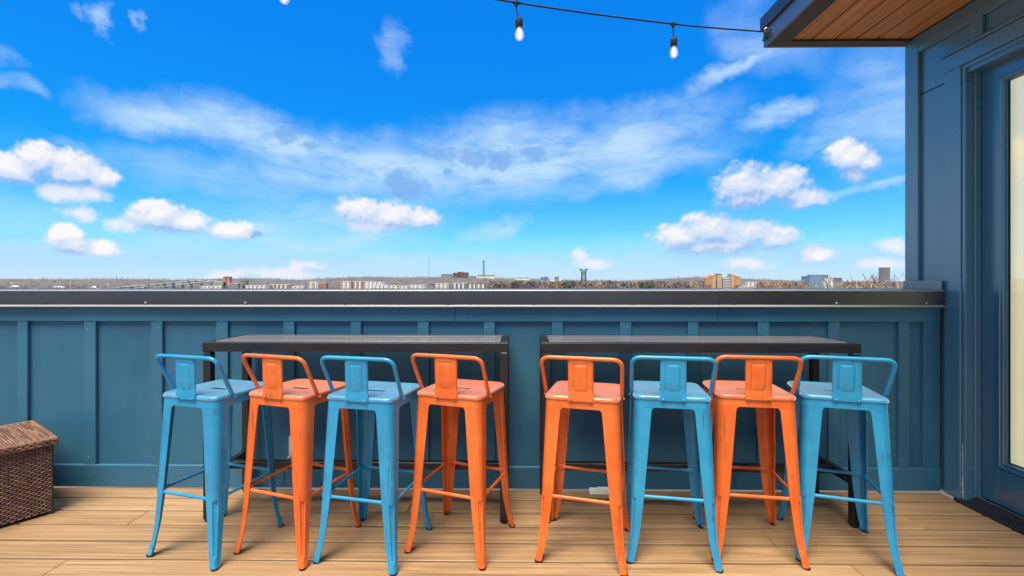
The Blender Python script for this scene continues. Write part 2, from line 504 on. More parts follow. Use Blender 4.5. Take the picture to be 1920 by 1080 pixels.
BLUE_S = stool_paint('turquoise_seat_sheen', (0.020, 0.330, 0.580), (0.09, 0.46, 0.68), (0.014, 0.255, 0.480), None)
ORNG_S = stool_paint('orange_seat_sheen', (0.84, 0.180, 0.026), (0.88, 0.27, 0.07), (0.74, 0.120, 0.014), None)
m, n, b = mat('brown_wicker', 0.45, 0, 0.5)
gi = n.new('ShaderNodeNewGeometry').outputs['Random Per Island']
p = obj_coords(n, False)
v = n.noise(n.vmath('MULTIPLY', p, (40, 40, 60)), 1.0, 3, 0.6)
c = n.mix(n.ramp(n.math('ADD', n.math('MULTIPLY', gi, 0.5), n.math('MULTIPLY', v, 0.5)), 0.05, 0.85), (0.085, 0.038, 0.023), (0.36, 0.195, 0.115))
n.put(b.inputs['Base Color'], c)
WICKER = m
m, n, b = mat('brown_wicker_core', 0.7)
n.put(b.inputs['Base Color'], n.mix(n.noise(obj_coords(n), 30, 2), (0.016, 0.009, 0.006), (0.035, 0.02, 0.014)))
WCORE = m

m, n, b = mat('window_glass', 0.03)
mo = m.node_tree.nodes['Material Output']
tr = n.new('ShaderNodeBsdfTransparent'); tr.inputs[0].default_value = (0.95, 0.96, 0.93, 1)
gl = n.new('ShaderNodeBsdfGlossy'); gl.inputs['Roughness'].default_value = 0.02
lw = n.new('ShaderNodeLayerWeight'); lw.inputs[0].default_value = 0.5
fz = n.math('MULTIPLY_ADD', n.math('POWER', lw.outputs['Facing'], 5.0), 0.86, 0.14)
ms = n.new('ShaderNodeMixShader')
m.node_tree.links.new(fz, ms.inputs[0]); m.node_tree.links.new(tr.outputs[0], ms.inputs[1]); m.node_tree.links.new(gl.outputs[0], ms.inputs[2])
m.node_tree.links.new(ms.outputs[0], mo.inputs['Surface'])
GLASS = m
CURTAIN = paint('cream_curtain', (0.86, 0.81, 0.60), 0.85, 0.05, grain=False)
_b = CURTAIN.node_tree.nodes['Principled BSDF']      # glow added to brighten the cloth, no lamp stands behind it
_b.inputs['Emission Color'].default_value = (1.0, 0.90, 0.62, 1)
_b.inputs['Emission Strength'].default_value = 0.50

m, n, b = mat('lit_filament', 0.4)
n.put(b.inputs['Base Color'], n.mix(n.noise(obj_coords(n), 30, 2), (0.9, 0.8, 0.6), (1, 0.9, 0.7)))
b.inputs['Emission Color'].default_value = (1.0, 0.90, 0.72, 1); b.inputs['Emission Strength'].default_value = 1.6
FILA = m
m, n, b = mat('bulb_glass', 0.05)
mo = m.node_tree.nodes['Material Output']
tr = n.new('ShaderNodeBsdfTransparent'); tr.inputs[0].default_value = (0.97, 0.97, 0.97, 1)
b.inputs['Base Color'].default_value = (0.9, 0.9, 0.88, 1)
b.inputs['Emission Color'].default_value = (1.0, 0.93, 0.82, 1); b.inputs['Emission Strength'].default_value = 0.22
ms = n.new('ShaderNodeMixShader'); n.put(ms.inputs[0], n.ramp(n.noise(obj_coords(n), 8, 2), 0.2, 0.8, 0.16, 0.26))
m.node_tree.links.new(tr.outputs[0], ms.inputs[1]); m.node_tree.links.new(b.outputs[0], ms.inputs[2])
m.node_tree.links.new(ms.outputs[0], mo.inputs['Surface'])
BULB = m
BRASS = paint('brass_collar', (0.55, 0.30, 0.08), 0.3, 0.1, grain=False)

def plain(name, col, var=0.15, scale=0.05, rough=0.8):
    m, n, b = mat(name, rough)
    p = obj_coords(n)
    c = n.mix(n.ramp(n.noise(p, scale, 6, 0.65), 0.3, 0.7), tuple(x * (1 - var) for x in col), tuple(min(1, x * (1 + var)) for x in col))
    n.put(b.inputs['Base Color'], c)
    return m

# ------------------------------------------------------------------ wall, deck: main planes
WY = 2.592      # face of the recessed parapet panels
XR = 2.322      # face of the door casing on the right wall
# ---- deck of single boards
deck = tag(empty('deck', (0, 0, 0)), 'tan composite boards laid side by side across the roof terrace', None, None, 'structure')
PITCH = 0.1362
rows = [(2.447, 2.569)]
y = 2.447
while y > -1.7:
    rows.append((y - PITCH, y)); y -= PITCH
known = {2: [-1.85, 1.9], 3: [1.126, -2.45], 5: [-1.857, 1.35], 1: [-0.55], 4: [0.10, -3.2], 6: [0.9, -2.7], 0: [-2.9, 0.6]}
rnd = random.Random(3)
for i, (ya, yb) in enumerate(rows):
    js = known.get(i)
    if js is None:
        o = rnd.uniform(-2.6, -0.4); js = [o, o + 2.98]
    xs = [-4.4] + sorted(j for j in js if -4.2 < j < 2.2) + [2.305 if ya > 2.3 else 2.30]
    for a, c_ in zip(xs[:-1], xs[1:]):
        bx(a + 0.0015, c_ - 0.0015, ya + 0.0065, yb - 0.0065, -0.026 + rnd.uniform(-.0006, .0006), rnd.uniform(-.0007, .0005)).build('deck_board', DECK_W, deck, bevel=0.0022)
bx(-4.4, 2.33, -1.75, 2.57, -0.16, -0.06).build('subframe', JOIST, deck)

# ---- parapet
par = thing('parapet_wall', 'blue board and batten parapet wall topped by a dark metal cap', 'wall', (0, WY, 0))
def pbox(name, x0, x1, y0, y1, z0, z1, m, bev=0.002):
    return bx(x0, x1, y0 - WY, y1 - WY, z0, z1).build(name, m, par, bevel=bev)
BAT = [(32, 51), (157, 179), (283, 304), (405, 427), (531, 552), (657, 677), (783, 804), (907, 928), (1035, 1056), (1162, 1184), (1290, 1310), (1421, 1443), (1554, 1575), (1686, 1706)]
bats = [(x_on_y(a, 2.574), x_on_y(c_, 2.574)) for a, c_ in BAT]
for k in range(1, 6):
    bats.insert(0, (bats[0][0] - 0.371, bats[0][1] - 0.371))
ZB, ZT = 0.126, 0.930
for a, c_ in bats:
    pbox('batten', a, c_, 2.574, WY, ZB, ZT + 0.001, TRIM)
xe = x_on_y(1732, 2.574)
pbox('batten', xe, 2.318, 2.574, WY, ZB, ZT + 0.001, TRIM)
cs = [-4.4] + [(a + c_) / 2 for a, c_ in bats] + [2.319]
for a, c_ in zip(cs[:-1], cs[1:]):
    pbox('panel', a + 0.0005, c_ - 0.0005, WY, WY + 0.012, ZB - 0.02, ZT + 0.03, WALL, 0)
pbox('core', -4.4, 2.319, WY + 0.0125, 2.79, 0.0, 1.02, JOIST, 0)
pbox('top_rail', -4.4, x_on_y(853, 2.572), 2.5715, WY - .0005, ZT, 1.03, TRIM)
pbox('top_rail', x_on_y(853, 2.572) + 0.001, x_on_y(1345, 2.572), 2.5713, WY - .0005, ZT, 1.03, TRIM)
pbox('top_rail', x_on_y(1345, 2.572) + 0.001, 2.319, 2.5717, WY - .0005, ZT, 1.03, TRIM)
pbox('baseboard', -4.4, -1.3, 2.5700, WY - .0005, 0.004, ZB, TRIM, 0.003)
pbox('baseboard', -1.299, 1.2, 2.5703, WY - .0005, 0.004, ZB, TRIM, 0.003)
pbox('baseboard', 1.201, 2.319, 2.5698, WY - .0005, 0.004, ZB, TRIM, 0.003)
prof = [(2.556, 1.024), (2.5475, 1.0240), (2.5475, 1.0945), (2.5490, 1.0995), (2.5530, 1.1025), (2.5585, 1.1040), (2.70, 1.1075), (2.83, 1.1110), (2.835, 1.106), (2.835, 1.03), (2.80, 1.03), (2.80, 1.027), (2.56, 1.027)]
drip = [(2.5560, 1.0235), (2.5478, 1.0235), (2.5385, 1.0165), (2.5380, 1.0125), (2.5400, 1.0115), (2.5560, 1.0185)]
cuts = [-4.4, x_on_y(853, 2.55), x_on_y(1347, 2.55), 2.312]
for k, (a, c_) in enumerate(zip(cuts[:-1], cuts[1:])):
    d = 0.0012 * k
    cap = MB().prism_x([(y_ - WY - d, z_ + d * 0.5) for y_, z_ in prof], a + 0.0006, c_).build('coping', COPING, par, smooth=True, ang=30)
    MB().prism_x([(y_ - WY - d, z_ + d * 0.5) for y_, z_ in ((2.5468, 1.0975), (2.5456, 1.1010), (2.5480, 1.1048), (2.5530, 1.1068), (2.5600, 1.1070), (2.5600, 1.1045), (2.5500, 1.1005))], a + 0.0006, c_).build('edge_highlight', EDGE, par, smooth=True)  # added pale strip, stands in for the sky glint along the cap edge
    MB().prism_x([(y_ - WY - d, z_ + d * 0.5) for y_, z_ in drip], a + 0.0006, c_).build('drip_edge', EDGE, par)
    for px in (85, 273, 460, 647, 840, 1001, 1185, 1375, 1568, 1736):
        sx = x_on_y(px, 2.547)
        if a < sx < c_:
            sc = MB()
            prs = [(0.0065, 0), (0.0065, 0.0015), (0.005, 0.0035), (0.002, 0.0045), (0.0003, 0.0047)]
            rings = [[(sx + r * math.cos(2 * PI * q / 10), 2.5475 - WY - d - h, 1.0345 + r * math.sin(2 * PI * q / 10)) for q in range(10)] for r, h in prs]
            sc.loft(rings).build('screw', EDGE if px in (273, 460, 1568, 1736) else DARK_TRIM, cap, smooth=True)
nm = MB().loft([[(r * math.cos(2 * PI * q / 8), -h, r * math.sin(2 * PI * q / 8)) for q in range(8)] for r, h in ((.0032, 0), (.0030, .0008), (.0003, .0010))]).mesh('nail_head', EDGE)
for a, c_ in bats:
    for zz in (0.165, 0.52, 0.89):
        if rnd.random() < .55: inst('nail_head', nm, par, ((a + c_) / 2 + rnd.uniform(-.02, .02), 2.574 - WY, zz + rnd.uniform(-.01, .01)))
    if rnd.random() < .6: inst('nail_head', nm, par, ((a + c_) / 2 + rnd.uniform(-.05, .05), 2.5697 - WY, 0.06 + rnd.uniform(-.02, .02)))
# end flashing against the house
e_ = MB()
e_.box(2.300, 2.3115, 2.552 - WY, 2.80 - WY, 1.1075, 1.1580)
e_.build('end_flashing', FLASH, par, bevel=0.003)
# ---- outlet box on the parapet panel
oc = thing('outdoor_outlet', 'white weatherproof outlet box on the blue wall behind the orange stool', 'outlet', (-1.232, WY, 0.237))
bx(-0.040, 0.040, -0.016, 0.0, -0.070, 0.070).build('back_box', WHITE_P, oc, bevel=0.006, seg=3, smooth=True)
cv = MB().loft([[(sx_ * w, -d, zc + sz * h) for sx_, sz in ((-1, -1), (1, -1), (1, 1), (-1, 1))] for w, h, d, zc in ((0.036, 0.062, 0.0155, 0), (0.035, 0.060, 0.040, 0), (0.024, 0.046, 0.056, 0))])
cv.build('bubble_cover', WHITE_P, oc, bevel=0.005, seg=2, smooth=True)
MB().tube([(-0.038, -0.024, -0.064), (-0.046, -0.024, -0.064)], 0.006, 8).build('hinge_pin', WHITE_P, oc)
MB().tube([(0.0, -0.02, -0.070), (0.003, -0.024, -0.12), (0.002, -0.030, -0.20), (0.02, -0.040, -0.2335)], 0.003, 6).build('cord', WHITE_P, oc, smooth=True)
# ---- two small white things lying against the baseboard
a_ = thing('cable_cover', 'long low white plastic cover lying on the deck against the baseboard, right table', 'cover', (0.448, 2.535, 0.0005))
MB().loft([[(x, -0.022, 0), (x, 0.022, 0), (x, 0.022, h), (x, 0.010, h + 0.004), (x, -0.014, h)] for x, h in ((-0.058, 0.016), (-0.050, 0.020), (-0.012, 0.020), (-0.010, 0.024), (0.056, 0.024), (0.060, 0.020))]).build('shell', WHITE_P, a_, bevel=0.0015)
MB().tube([(0.058, 0, 0.010), (0.10, 0.01, 0.006), (0.16, 0.022, 0.005)], 0.003, 6).build('cord', WHITE_P, a_)
a_ = thing('plug_adapter', 'small white plug adapter lying on the deck below the outlet box', 'plug', (-1.03, 2.532, 0.0005))
MB().box(-0.022, 0.022, -0.015, 0.015, 0, 0.017).build('shell', WHITE_P, a_, bevel=0.004, seg=2, smooth=True)
MB().tube([(-0.022, 0, 0.008), (-0.06, 0.01, 0.005), (-0.13, 0.014, 0.004), (-0.18, -0.004, 0.004)], 0.003, 6).build('cord', WHITE_P, a_)

# ------------------------------------------------------------------ house on the right
house = thing('house', 'blue clad house with glazed terrace door under a cedar lined roof overhang', 'building', (XR, 0, 0))
def hb(name, x0, x1, y0, y1, z0, z1, m, parent=None, bev=0.002, **kw):
    o = bx(x0 - XR, x1 - XR, y0, y1, z0, z1).build(name, m, house if parent is None else parent, bevel=bev, **kw)
    return o
ZS = 2.583                       # soffit boards
YD0, YD1, ZD = 1.585, 2.445, 2.272   # door opening
XP = 2.342                       # siding panel face
hb('wall', XP, 2.50, 2.463, 2.80, 0.0, 2.236, HWALL, None, 0)
hb('wall', XP + .0005, 2.50, YD0 - 0.02, 2.80, 2.240, 2.60, HWALL, None, 0)
hb('wall', XP, 2.50, -1.75, YD0 - 0.02, 0.0, 2.60, HWALL, None, 0)
hb('end_wall', 2.501, 5.4, 2.66, 2.80, 0.0, 2.60, HWALL, None, 0)
hb('end_wall', 2.36, 5.4, -1.9, -1.755, 0.0, 2.60, HWALL, None, 0)
hb('back_wall', 5.402, 5.5, -1.9, 2.80, 0.0, 2.60, HWALL, None, 0)
hb('floor', 2.47, 5.4, -1.75, 2.66, -0.15, -0.005, JOIST, None, 0)
hb('lower_storeys', -4.4, 5.5, -1.9, 2.79, -14.2, -0.165, HWALL, None, 0)
hb('seam_flashing', XP - 0.006, XP + 0.01, 2.556, 2.722, 2.2362, 2.2398, DARK_TRIM, None, 0)
# corner board, two faces meeting at the outer corner
hb('corner_board', XR, XP - .0003, 2.722, 2.812, 1.1585, ZS - .001, HTRIM, None, 0.0025)
hb('corner_board', XP, 2.44, 2.8003, 2.8118, 0.9, ZS - .001, HTRIM, None, 0.0025)
# frieze and the batten above the door
hb('frieze_board', XR, XP - .0003, -1.7, 2.7215, 2.484, ZS - .001, HTRIM, None, 0.0025)
hb('batten', XR + .001, XP - .0003, 2.350, 2.413, 2.387, 2.4835, HTRIM, None, 0.0025)
for yy in (1.95, 1.53, 1.1, 0.7, 0.3, -0.1, -0.5):
    z0 = 2.387 if yy > 1.49 else 0.15
    hb('batten', XR + .001, XP - .0003, yy, yy + 0.063, z0, 2.4835, HTRIM, None, 0.0025)
# casings
hb('casing', XR, XP - .0003, 2.4635, 2.556, 0.004, 2.284, HTRIM, None, 0.0025)
hb('casing', XR, XP - .0003, 1.474, 1.5665, 0.004, 2.284, HTRIM, None, 0.0025)
hb('head_casing', XR - .0015, XP - .0003, 1.465, 2.562, 2.2845, 2.366, HTRIM, None, 0.0025)
MB().prism_y([(0.0197, 2.3665), (-0.014, 2.3665), (-0.014, 2.378), (-0.004, 2.386), (0.0197, 2.386)], 1.46, 2.570).build('drip_cap', HTRIM, house, bevel=0.0015)
hb('baseboard', XR - .001, XP - .0003, -1.7, 1.473, 0.004, 0.126, HTRIM, None, 0.0025)
# jamb
for ya, yb in ((2.445, 2.4625), (1.5675, 1.585)):
    hb('jamb', XR + .008, 2.47, ya, yb, 0.012, 2.289 - .006, HTRIM, None, 0.0015)
hb('jamb_head', XR + .008, 2.47, 1.5855, 2.4445, 2.263, 2.2830, HTRIM, None, 0.0015)
hb('door_stop', 2.372, 2.4045, 2.4345, 2.4447, 0.03, 2.262, HTRIM, None, 0.0015)
hb('door_stop', 2.372, 2.4045, 1.5853, 1.5955, 0.03, 2.262, HTRIM, None, 0.0015)
# threshold
MB().prism_y([(-0.03, 0.002), (0.15, 0.002), (0.15, 0.026), (0.060, 0.026), (0.030, 0.016), (-0.022, 0.012), (-0.03, 0.008)], 1.586, 2.4605).build('threshold', BLACK_M, house, bevel=0.001)
hb('sill_strip', 2.392, 2.404, 1.60, 2.434, 0.0265, 0.0325, STEEL, None, 0.001)
# paint worn off the foot of the jamb
for k in range(26):
    zc = 0.015 + 0.30 * (k / 26) ** 1.3
    w = rnd.uniform(0.0008, 0.006) * (1.25 - k / 26)
    h = rnd.uniform(0.004, 0.012)
    c0 = 2.4632 + rnd.uniform(-.0015, .0015)
    poly = []
    for q in range(7):
        t = 2 * PI * q / 7
        poly.append((XR + 0.0072 - XR, c0 - 0.006 + w * math.cos(t) * rnd.uniform(.7, 1.2), zc + h * math.sin(t) * rnd.uniform(.7, 1.2)))
    chip = MB(); chip.loft([poly, [(x - 0.0009, y_, z_) for x, y_, z_ in poly]])
    chip.build('paint_chip', CHIP, house)
# door leaf
door = empty('door', (2.405 - XR, 2.443, 0.036), 0, house)
def db(name, x0, x1, y0, y1, z0, z1, m, bev=0.0015):
    return bx(x0 - 2.405, x1 - 2.405, y0 - 2.443, y1 - 2.443, z0 - .036, z1 - .036).build(name, m, door, bevel=bev)
GY0, GY1, GZ0, GZ1 = 1.716, 2.316, 0.256, 2.137
db('stile', 2.405, 2.448, GY1 + .036, 2.4335, .036, 2.262, DOORP); db('stile', 2.405, 2.448, 1.597, GY0 - .036, .036, 2.262, DOORP)
db('rail', 2.4052, 2.448, GY0 - .0355, GY1 + .0355, .036, GZ0 - .036, DOORP); db('rail', 2.4052, 2.448, GY0 - .0355, GY1 + .0355, GZ1 + .036, 2.262, DOORP)
mo_ = MB()
rect = lambda e: [(GY0 - e, GZ0 - e), (GY1 + e, GZ0 - e), (GY1 + e, GZ1 + e), (GY0 - e, GZ1 + e)]
steps = [(0.0357, 0.012), (0.0357, -0.002), (0.033, -0.006), (0.027, -0.006), (0.023, -0.002), (0.018, -0.001), (0.012, -0.004), (0.006, 0.0), (0.002, 0.010), (0.0, 0.018)]
rings = [[(dx, y_ - 2.443, z_ - .036) for y_, z_ in rect(e)] for e, dx in steps]
mo_.loft(rings, True, False)
mo_.build('glazing_bead', DOORP, door)
bx(0.0145, 0.018, GY0 - 2.443, GY1 - 2.443, GZ0 - .036, GZ0 - .036 + 0.004).build('gasket', RUBBER, door)
bx(0.0145, 0.018, GY1 - 2.443 - 0.006, GY1 - 2.443, GZ0 - .032, GZ1 - .036).build('gasket', RUBBER, door)
bx(0.016, 0.022, GY0 - 2.4432, GY1 - 2.4428, GZ0 - .0362, GZ1 - .0358).build('pane', GLASS, door)
hd = bx(-0.012, -0.0005, 1.635 - 2.443, 1.675 - 2.443, 0.92, 1.12).build('handle_plate', STEEL, door, bevel=0.002)
MB().tube([(-0.012, -0.788, 1.0), (-0.055, -0.788, 1.0), (-0.06, -0.77, 1.0), (-0.06, -0.68, 1.0)], 0.009, 8).build('handle', STEEL, door, smooth=True)
# curtain behind the pane
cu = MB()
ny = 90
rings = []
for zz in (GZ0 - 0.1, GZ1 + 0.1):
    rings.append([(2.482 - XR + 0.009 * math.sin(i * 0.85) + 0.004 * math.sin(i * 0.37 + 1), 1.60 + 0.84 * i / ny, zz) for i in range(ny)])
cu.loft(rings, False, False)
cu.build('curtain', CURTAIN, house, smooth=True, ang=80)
# roof overhang: edge frame, cedar boards, fascia, roof slab
XL, YF = 1.490, 2.833            # outer faces of the fascia
px_edges = [1483, 1523.6, 1566.7, 1607, 1647, 1687, 1727]
bxs = [x_on_y(p_, 2.755) for p_ in px_edges]
sof = empty('soffit', (0, 0, 0), 0, house)
for a, c_ in zip(bxs[:-1], bxs[1:]):
    c2_ = min(c_, XR - 0.0005)
    pr = [(a - XR + .0060, ZS + .002), (a - XR + .0080, ZS), (c2_ - XR - .0080, ZS), (c2_ - XR - .0060, ZS + .002), (c2_ - XR - .0060, ZS + .016), (a - XR + .0060, ZS + .016)]
    MB().prism_y(pr, -1.7, 2.7595).build('soffit_board', SOFFIT_W, sof)
hb('soffit_backing', XL + .03, 2.36, -1.7, YF - .04, ZS + .0165, ZS + .03, JOIST, None, 0)
hb('edge_trim', XL + .0125, bxs[0], -1.7, 2.7595, ZS - 0.012, ZS + .016, DARK_TRIM)
hb('edge_trim', XL + .0125, 2.345, 2.76, YF - .0125, ZS - 0.0125, ZS + .016, DARK_TRIM)
hb('fascia', XL, XL + .012, -1.7, YF, ZS - 0.014, ZS + .088, CHARCOAL)
hb('fascia', XL + .0125, 5.5, YF - .012, YF, ZS - 0.014, ZS + .088, CHARCOAL)
hb('roof_edge', XL - .014, XL + .002, -1.75, YF + .014, ZS + .0885, ZS + .172, COPING, None, 0.003)
hb('roof_edge', XL + .0025, 5.5, YF - .002, YF + .014, ZS + .0885, ZS + .172, COPING, None, 0.003)
hb('roof', XL + .003, 5.5, -1.9, YF - .003, ZS + .0887, ZS + .16, JOIST, None, 0)

# ------------------------------------------------------------------ string of bulbs
HOOK = Vector((XL - 0.010, 2.782, 2.640))
def catmull(pts, k=10):
    out = []
    for i in range(len(pts) - 1):
        p0, p1, p2, p3 = pts[max(i - 1, 0)], pts[i], pts[i + 1], pts[min(i + 2, len(pts) - 1)]
        for j in range(k):
            t = j / k
            out.append(0.5 * ((2 * p1) + (p2 - p0) * t + (2 * p0 - 5 * p1 + 4 * p2 - p3) * t * t + (3 * p1 - p0 - 3 * p2 + p3) * t ** 3))
    out.append(pts[-1])
    return out
conn = [far(1262, 45, 2.60), far(968, 5, 2.33), far(530, -74, 2.05)]
sl = thing('string_light', 'black festoon cable with lit clear bulbs strung from the roof corner', 'string light', tuple(HOOK))
pts = [HOOK, conn[0], conn[1], conn[2], Vector((-2.05, 1.80, 2.68)), Vector((-3.1, 1.5, 2.92))]
sp = catmull(pts, 12)
cb = MB().tube([p_ - HOOK for p_ in sp], 0.0042, 6).build('cable', RUBBER, sl, smooth=True)
# knot and hook where the cable is tied
kn = MB()
for q in range(3):
    cpt = Vector((-0.004, 0.002 * q, -0.010 - 0.010 * q))
    kn.tube([cpt + Vector((0.003 * math.sin(2 * t), 0.016 * math.cos(t) * (1 + .2 * q), 0.020 * math.sin(t))) for t in (2 * PI * i / 14 for i in range(15))], 0.0032, 6)
kn.tube([(-0.004, -0.012, 0.0), (-0.012, -0.02, -0.02), (-0.006, -0.014, -0.052)], 0.003, 6)
kn.build('knot', RUBBER, sl, smooth=True)
MB().tube([(0.010, -0.022, 0.012), (-0.012, -0.022, 0.012), (-0.020, -0.022, 0.004), (-0.018, -0.020, -0.008), (-0.008, -0.018, -0.012)], 0.003, 8).build('eye_hook', STEEL, sl, smooth=True)
for q, (cpt, lean) in enumerate(zip(conn, ((0.004, 0), (0.014, 0), (0.006, 0)))):
    base = cpt - HOOK
    dx = lean[0]
    cn = MB()
    cn.lathe([(0.004, 0.008), (0.009, 0.006), (0.0095, -0.012), (0.006, -0.020), (0.004, -0.022)], 10, base)
    ax = ((conn[0] - conn[1]).normalized()) * 0.024
    cn.tube([base - ax, base - ax * .6, base + ax * .6, base + ax], [0.005, 0.008, 0.008, 0.005], 8)
    cn.build('connector', RUBBER, sl, smooth=True)
    MB().tube([base + Vector((0, 0, -0.018)), base + Vector((dx * .3, 0, -0.05)), base + Vector((dx * .9, 0, -0.082))], 0.0038, 6).build('drop_cord', RUBBER, sl)
    sb = base + Vector((dx, 0, -0.078))
    so = MB().lathe([(0.004, 0.004), (0.012, 0.0), (0.0175, -0.006), (0.019, -0.012), (0.0185, -0.042), (0.0155, -0.047), (0.0155, -0.044)], 14, sb).build('socket', RUBBER, sl, smooth=True)
    bs = sb + Vector((dx * .15, 0, -0.044))
    MB().lathe([(0.0135, 0), (0.0140, -0.010), (0.013, -0.014)], 12, bs).build('collar', BRASS, so, smooth=True)
    MB().lathe([(0.0125, -0.008), (0.015, -0.014), (0.0205, -0.026), (0.0235, -0.040), (0.0215, -0.054), (0.0145, -0.064), (0.006, -0.069), (0.0004, -0.0705)], 16, bs).build('bulb', BULB, so, smooth=True)
    MB().lathe([(0.003, -0.020), (0.009, -0.028), (0.0125, -0.040), (0.010, -0.052), (0.004, -0.060), (0.0005, -0.061)], 12, bs).build('glow_core', FILA, so, smooth=True)
    fl = MB()
    for t in range(4):
        a0 = t * PI / 2
        fl.tube([bs + Vector((0.004 * math.cos(a0), 0.004 * math.sin(a0), -0.014)), bs + Vector((0.010 * math.cos(a0), 0.010 * math.sin(a0), -0.052))], 0.0022, 5)
    fl.build('filament', FILA, so)

# ------------------------------------------------------------------ bar tables
def bar_table(x0, x1, y0, y1, rot, label):
    cx, cy = (x0 + x1) / 2, (y0 + y1) / 2
    t = thing('bar_table', label, 'table', (cx, cy, 0), rot, 'bar tables along the parapet wall')
    w, d = (x1 - x0) / 2, (y1 - y0) / 2
    L = 0.036
    zt, zf = 0.862, 0.816
    for sx in (-1, 1):
        for sy in (-1, 1):
            xa, xb = sorted((sx * w, sx * (w - L))); ya, yb = sorted((sy * d, sy * (d - L)))
            lg = bx(xa, xb, ya, yb, 0.013, zf - 0.006).build('leg', BLACK_M, t, bevel=0.002)
            MB().lathe([(0.016, 0.0005), (0.018, 0.004), (0.018, 0.0125)], 10, ((xa + xb) / 2, (ya + yb) / 2, 0)).build('foot_pad', RUBBER, lg)
            bx(xa + .004, xb - .004, ya + .004, yb - .004, zf - 0.006, zf).build('spacer', STEEL if sx * sy < 0 else BLACK_M, lg)
    # frame under the top
    bx(-w - .002, w + .002, -d - .002, -d + .034, zf, zt - .002).build('front_rail', BLACK_M, t, bevel=0.002)
    bx(-w - .002, w + .002, d - .034, d + .002, zf, zt - .002).build('back_rail', BLACK_M, t, bevel=0.002)
    for sx in (-1, 1):
        xa, xb = sorted((sx * (w + .002), sx * (w - .034)))
        bx(xa, xb, -d + .0345, d - .0345, zf, zt - .002).build('end_rail', BLACK_M, t, bevel=0.002)
    ws = (2 * d - 0.072) / 3
    for k in range(3):
        ya = -d + .036 + k * ws
        bx(-w + .036, w - .036, ya + .002, ya + ws - .002, zt - .022, zt + rnd.uniform(0, .0015)).build('top_slat', TABLE_W, t, bevel=0.002)
    for k in range(2):
        xa, xb = ((-w + L, -w + L + 0.03), (w - L - 0.03, w - L))[k]
    # low side rails and foot rail
    for sx in (-1, 1):
        xa, xb = sorted((sx * (w - .003), sx * (w - L + .003)))
        sr = bx(xa, xb, -d + L + .0005, d - L - .0005, 0.193, 0.233).build('side_rail', BLACK_M, t, bevel=0.002)
        for yb in (-d + L + 0.02, d - L - 0.02, 0.03):
            MB().lathe([(0.005, 0), (0.005, 0.002), (0.002, 0.0035)], 8, (0, 0, 0)).build('bolt', STEEL, sr, smooth=True)
            o = sr.children[-1] if sr.children else None
        for o, yb in zip(sr.children, (-d + L + 0.02, d - L - 0.02, 0.03)):
            o.rotation_euler = (0, -sx * PI / 2, 0)
            o.location = (sx * (w - L + .003), yb, 0.213)
    bx(-w + L - .002, w - L + .002, -0.02, 0.016, 0.195, 0.231).build('foot_rail', BLACK_M, t, bevel=0.002)
    return t
bar_table(-1.503, -0.047, 2.197, 2.545, 0.0, 'left black bar table with four stools, two blue and two orange')
bar_table(0.118, 1.600, 2.190, 2.530, -0.016, 'right black bar table with stools, nearest the terrace door')

# ------------------------------------------------------------------ stools
def lerp_tab(tab, z):
    for (z0, a), (z1, b_) in zip(tab[:-1], tab[1:]):
        if z0 <= z <= z1:
            t = (z - z0) / (z1 - z0)
            return a + (b_ - a) * t
    return tab[-1][1] if z > tab[-1][0] else tab[0][1]
def corner(z):
    return 0.1505 + 0.0225 * (1 - z / 0.65) + 0.0125 * max(0, (0.16 - z) / 0.16) ** 2
WTAB = [(0, .027), (.03, .028), (.07, .031), (.268, .048), (.45, .058), (.606, .066), (.620, .0675), (.627, .070), (.6315, .076)]
RTAB = [(0, .012), (.06, .014), (.30, .026), (.632, .036)]
ZLEG = [0.0076, 0.016, 0.024, 0.034, 0.046, 0.052, 0.058, 0.07, 0.085, 0.10, 0.12, 0.145, 0.17, 0.20, 0.23, 0.258, 0.263, 0.268, 0.30, 0.36, 0.42, 0.48, 0.54, 0.58, 0.606, 0.613, 0.620, 0.624, 0.627, 0.6295, 0.6315]
NA = 10
def leg_mesh(m):
    rings = []
    for z in ZLEG:
        c = corner(z); w = lerp_tab(WTAB, z); r = min(lerp_tab(RTAB, z), w * .8)
        t = 0.004 + max(0, (0.07 - z)) * 0.10
        gro = 0.0
        if 0.05 < z < 0.262:
            gro = 0.0050 if z > 0.075 else 0.0032
        if z <= 0.05 and z > 0.03: gro = -0.0012
        out, inn = [], []
        out.append((c - w, c, z)); out.append((c - (w + r) / 2, c, z))
        inn.append((c - w, c - t, z)); inn.append((c - (w + r) / 2, c - t, z))
        for k in range(NA + 1):
            a = PI / 2 * (1 - k / NA)
            g = gro if 3 <= k <= NA - 3 else 0.0
            out.append((c - r + (r - g) * math.cos(a), c - r + (r - g) * math.sin(a), z))
            ri = max(r - t, 0.002)
            inn.append((c - r + (ri - g) * math.cos(a), c - r + (ri - g) * math.sin(a), z))
        out.append((c, c - (w + r) / 2, z)); out.append((c, c - w, z))
        inn.append((c - t, c - (w + r) / 2, z)); inn.append((c - t, c - w, z))
        rings.append(out + inn[::-1])
    return MB().loft(rings).mesh('leg', m, smooth=True, ang=32)
def foot_mesh():
    c = corner(0.0) - 0.0125
    return MB().loft([[(c + w * math.cos(q) , c + w * math.sin(q), z) for q in (2 * PI * k / 12 for k in range(12))] for w, z in ((0.0125, 0.0005), (0.0140, 0.002), (0.0142, 0.0075), (0.0120, 0.0078))]).mesh('rubber_foot', RUBBER, smooth=True)
def rsq(h, r, z, n=NA):
    """rounded square outline, half size h"""
    pts = []
    for qd in range(4):
        cx_, cy_ = [(1, 1), (-1, 1), (-1, -1), (1, -1)][qd]
        for k in range(n + 1):
            a = qd * PI / 2 + PI / 2 * k / n
            pts.append((cx_ * (h - r) + r * math.cos(a), cy_ * (h - r) + r * math.sin(a), z))
    return pts
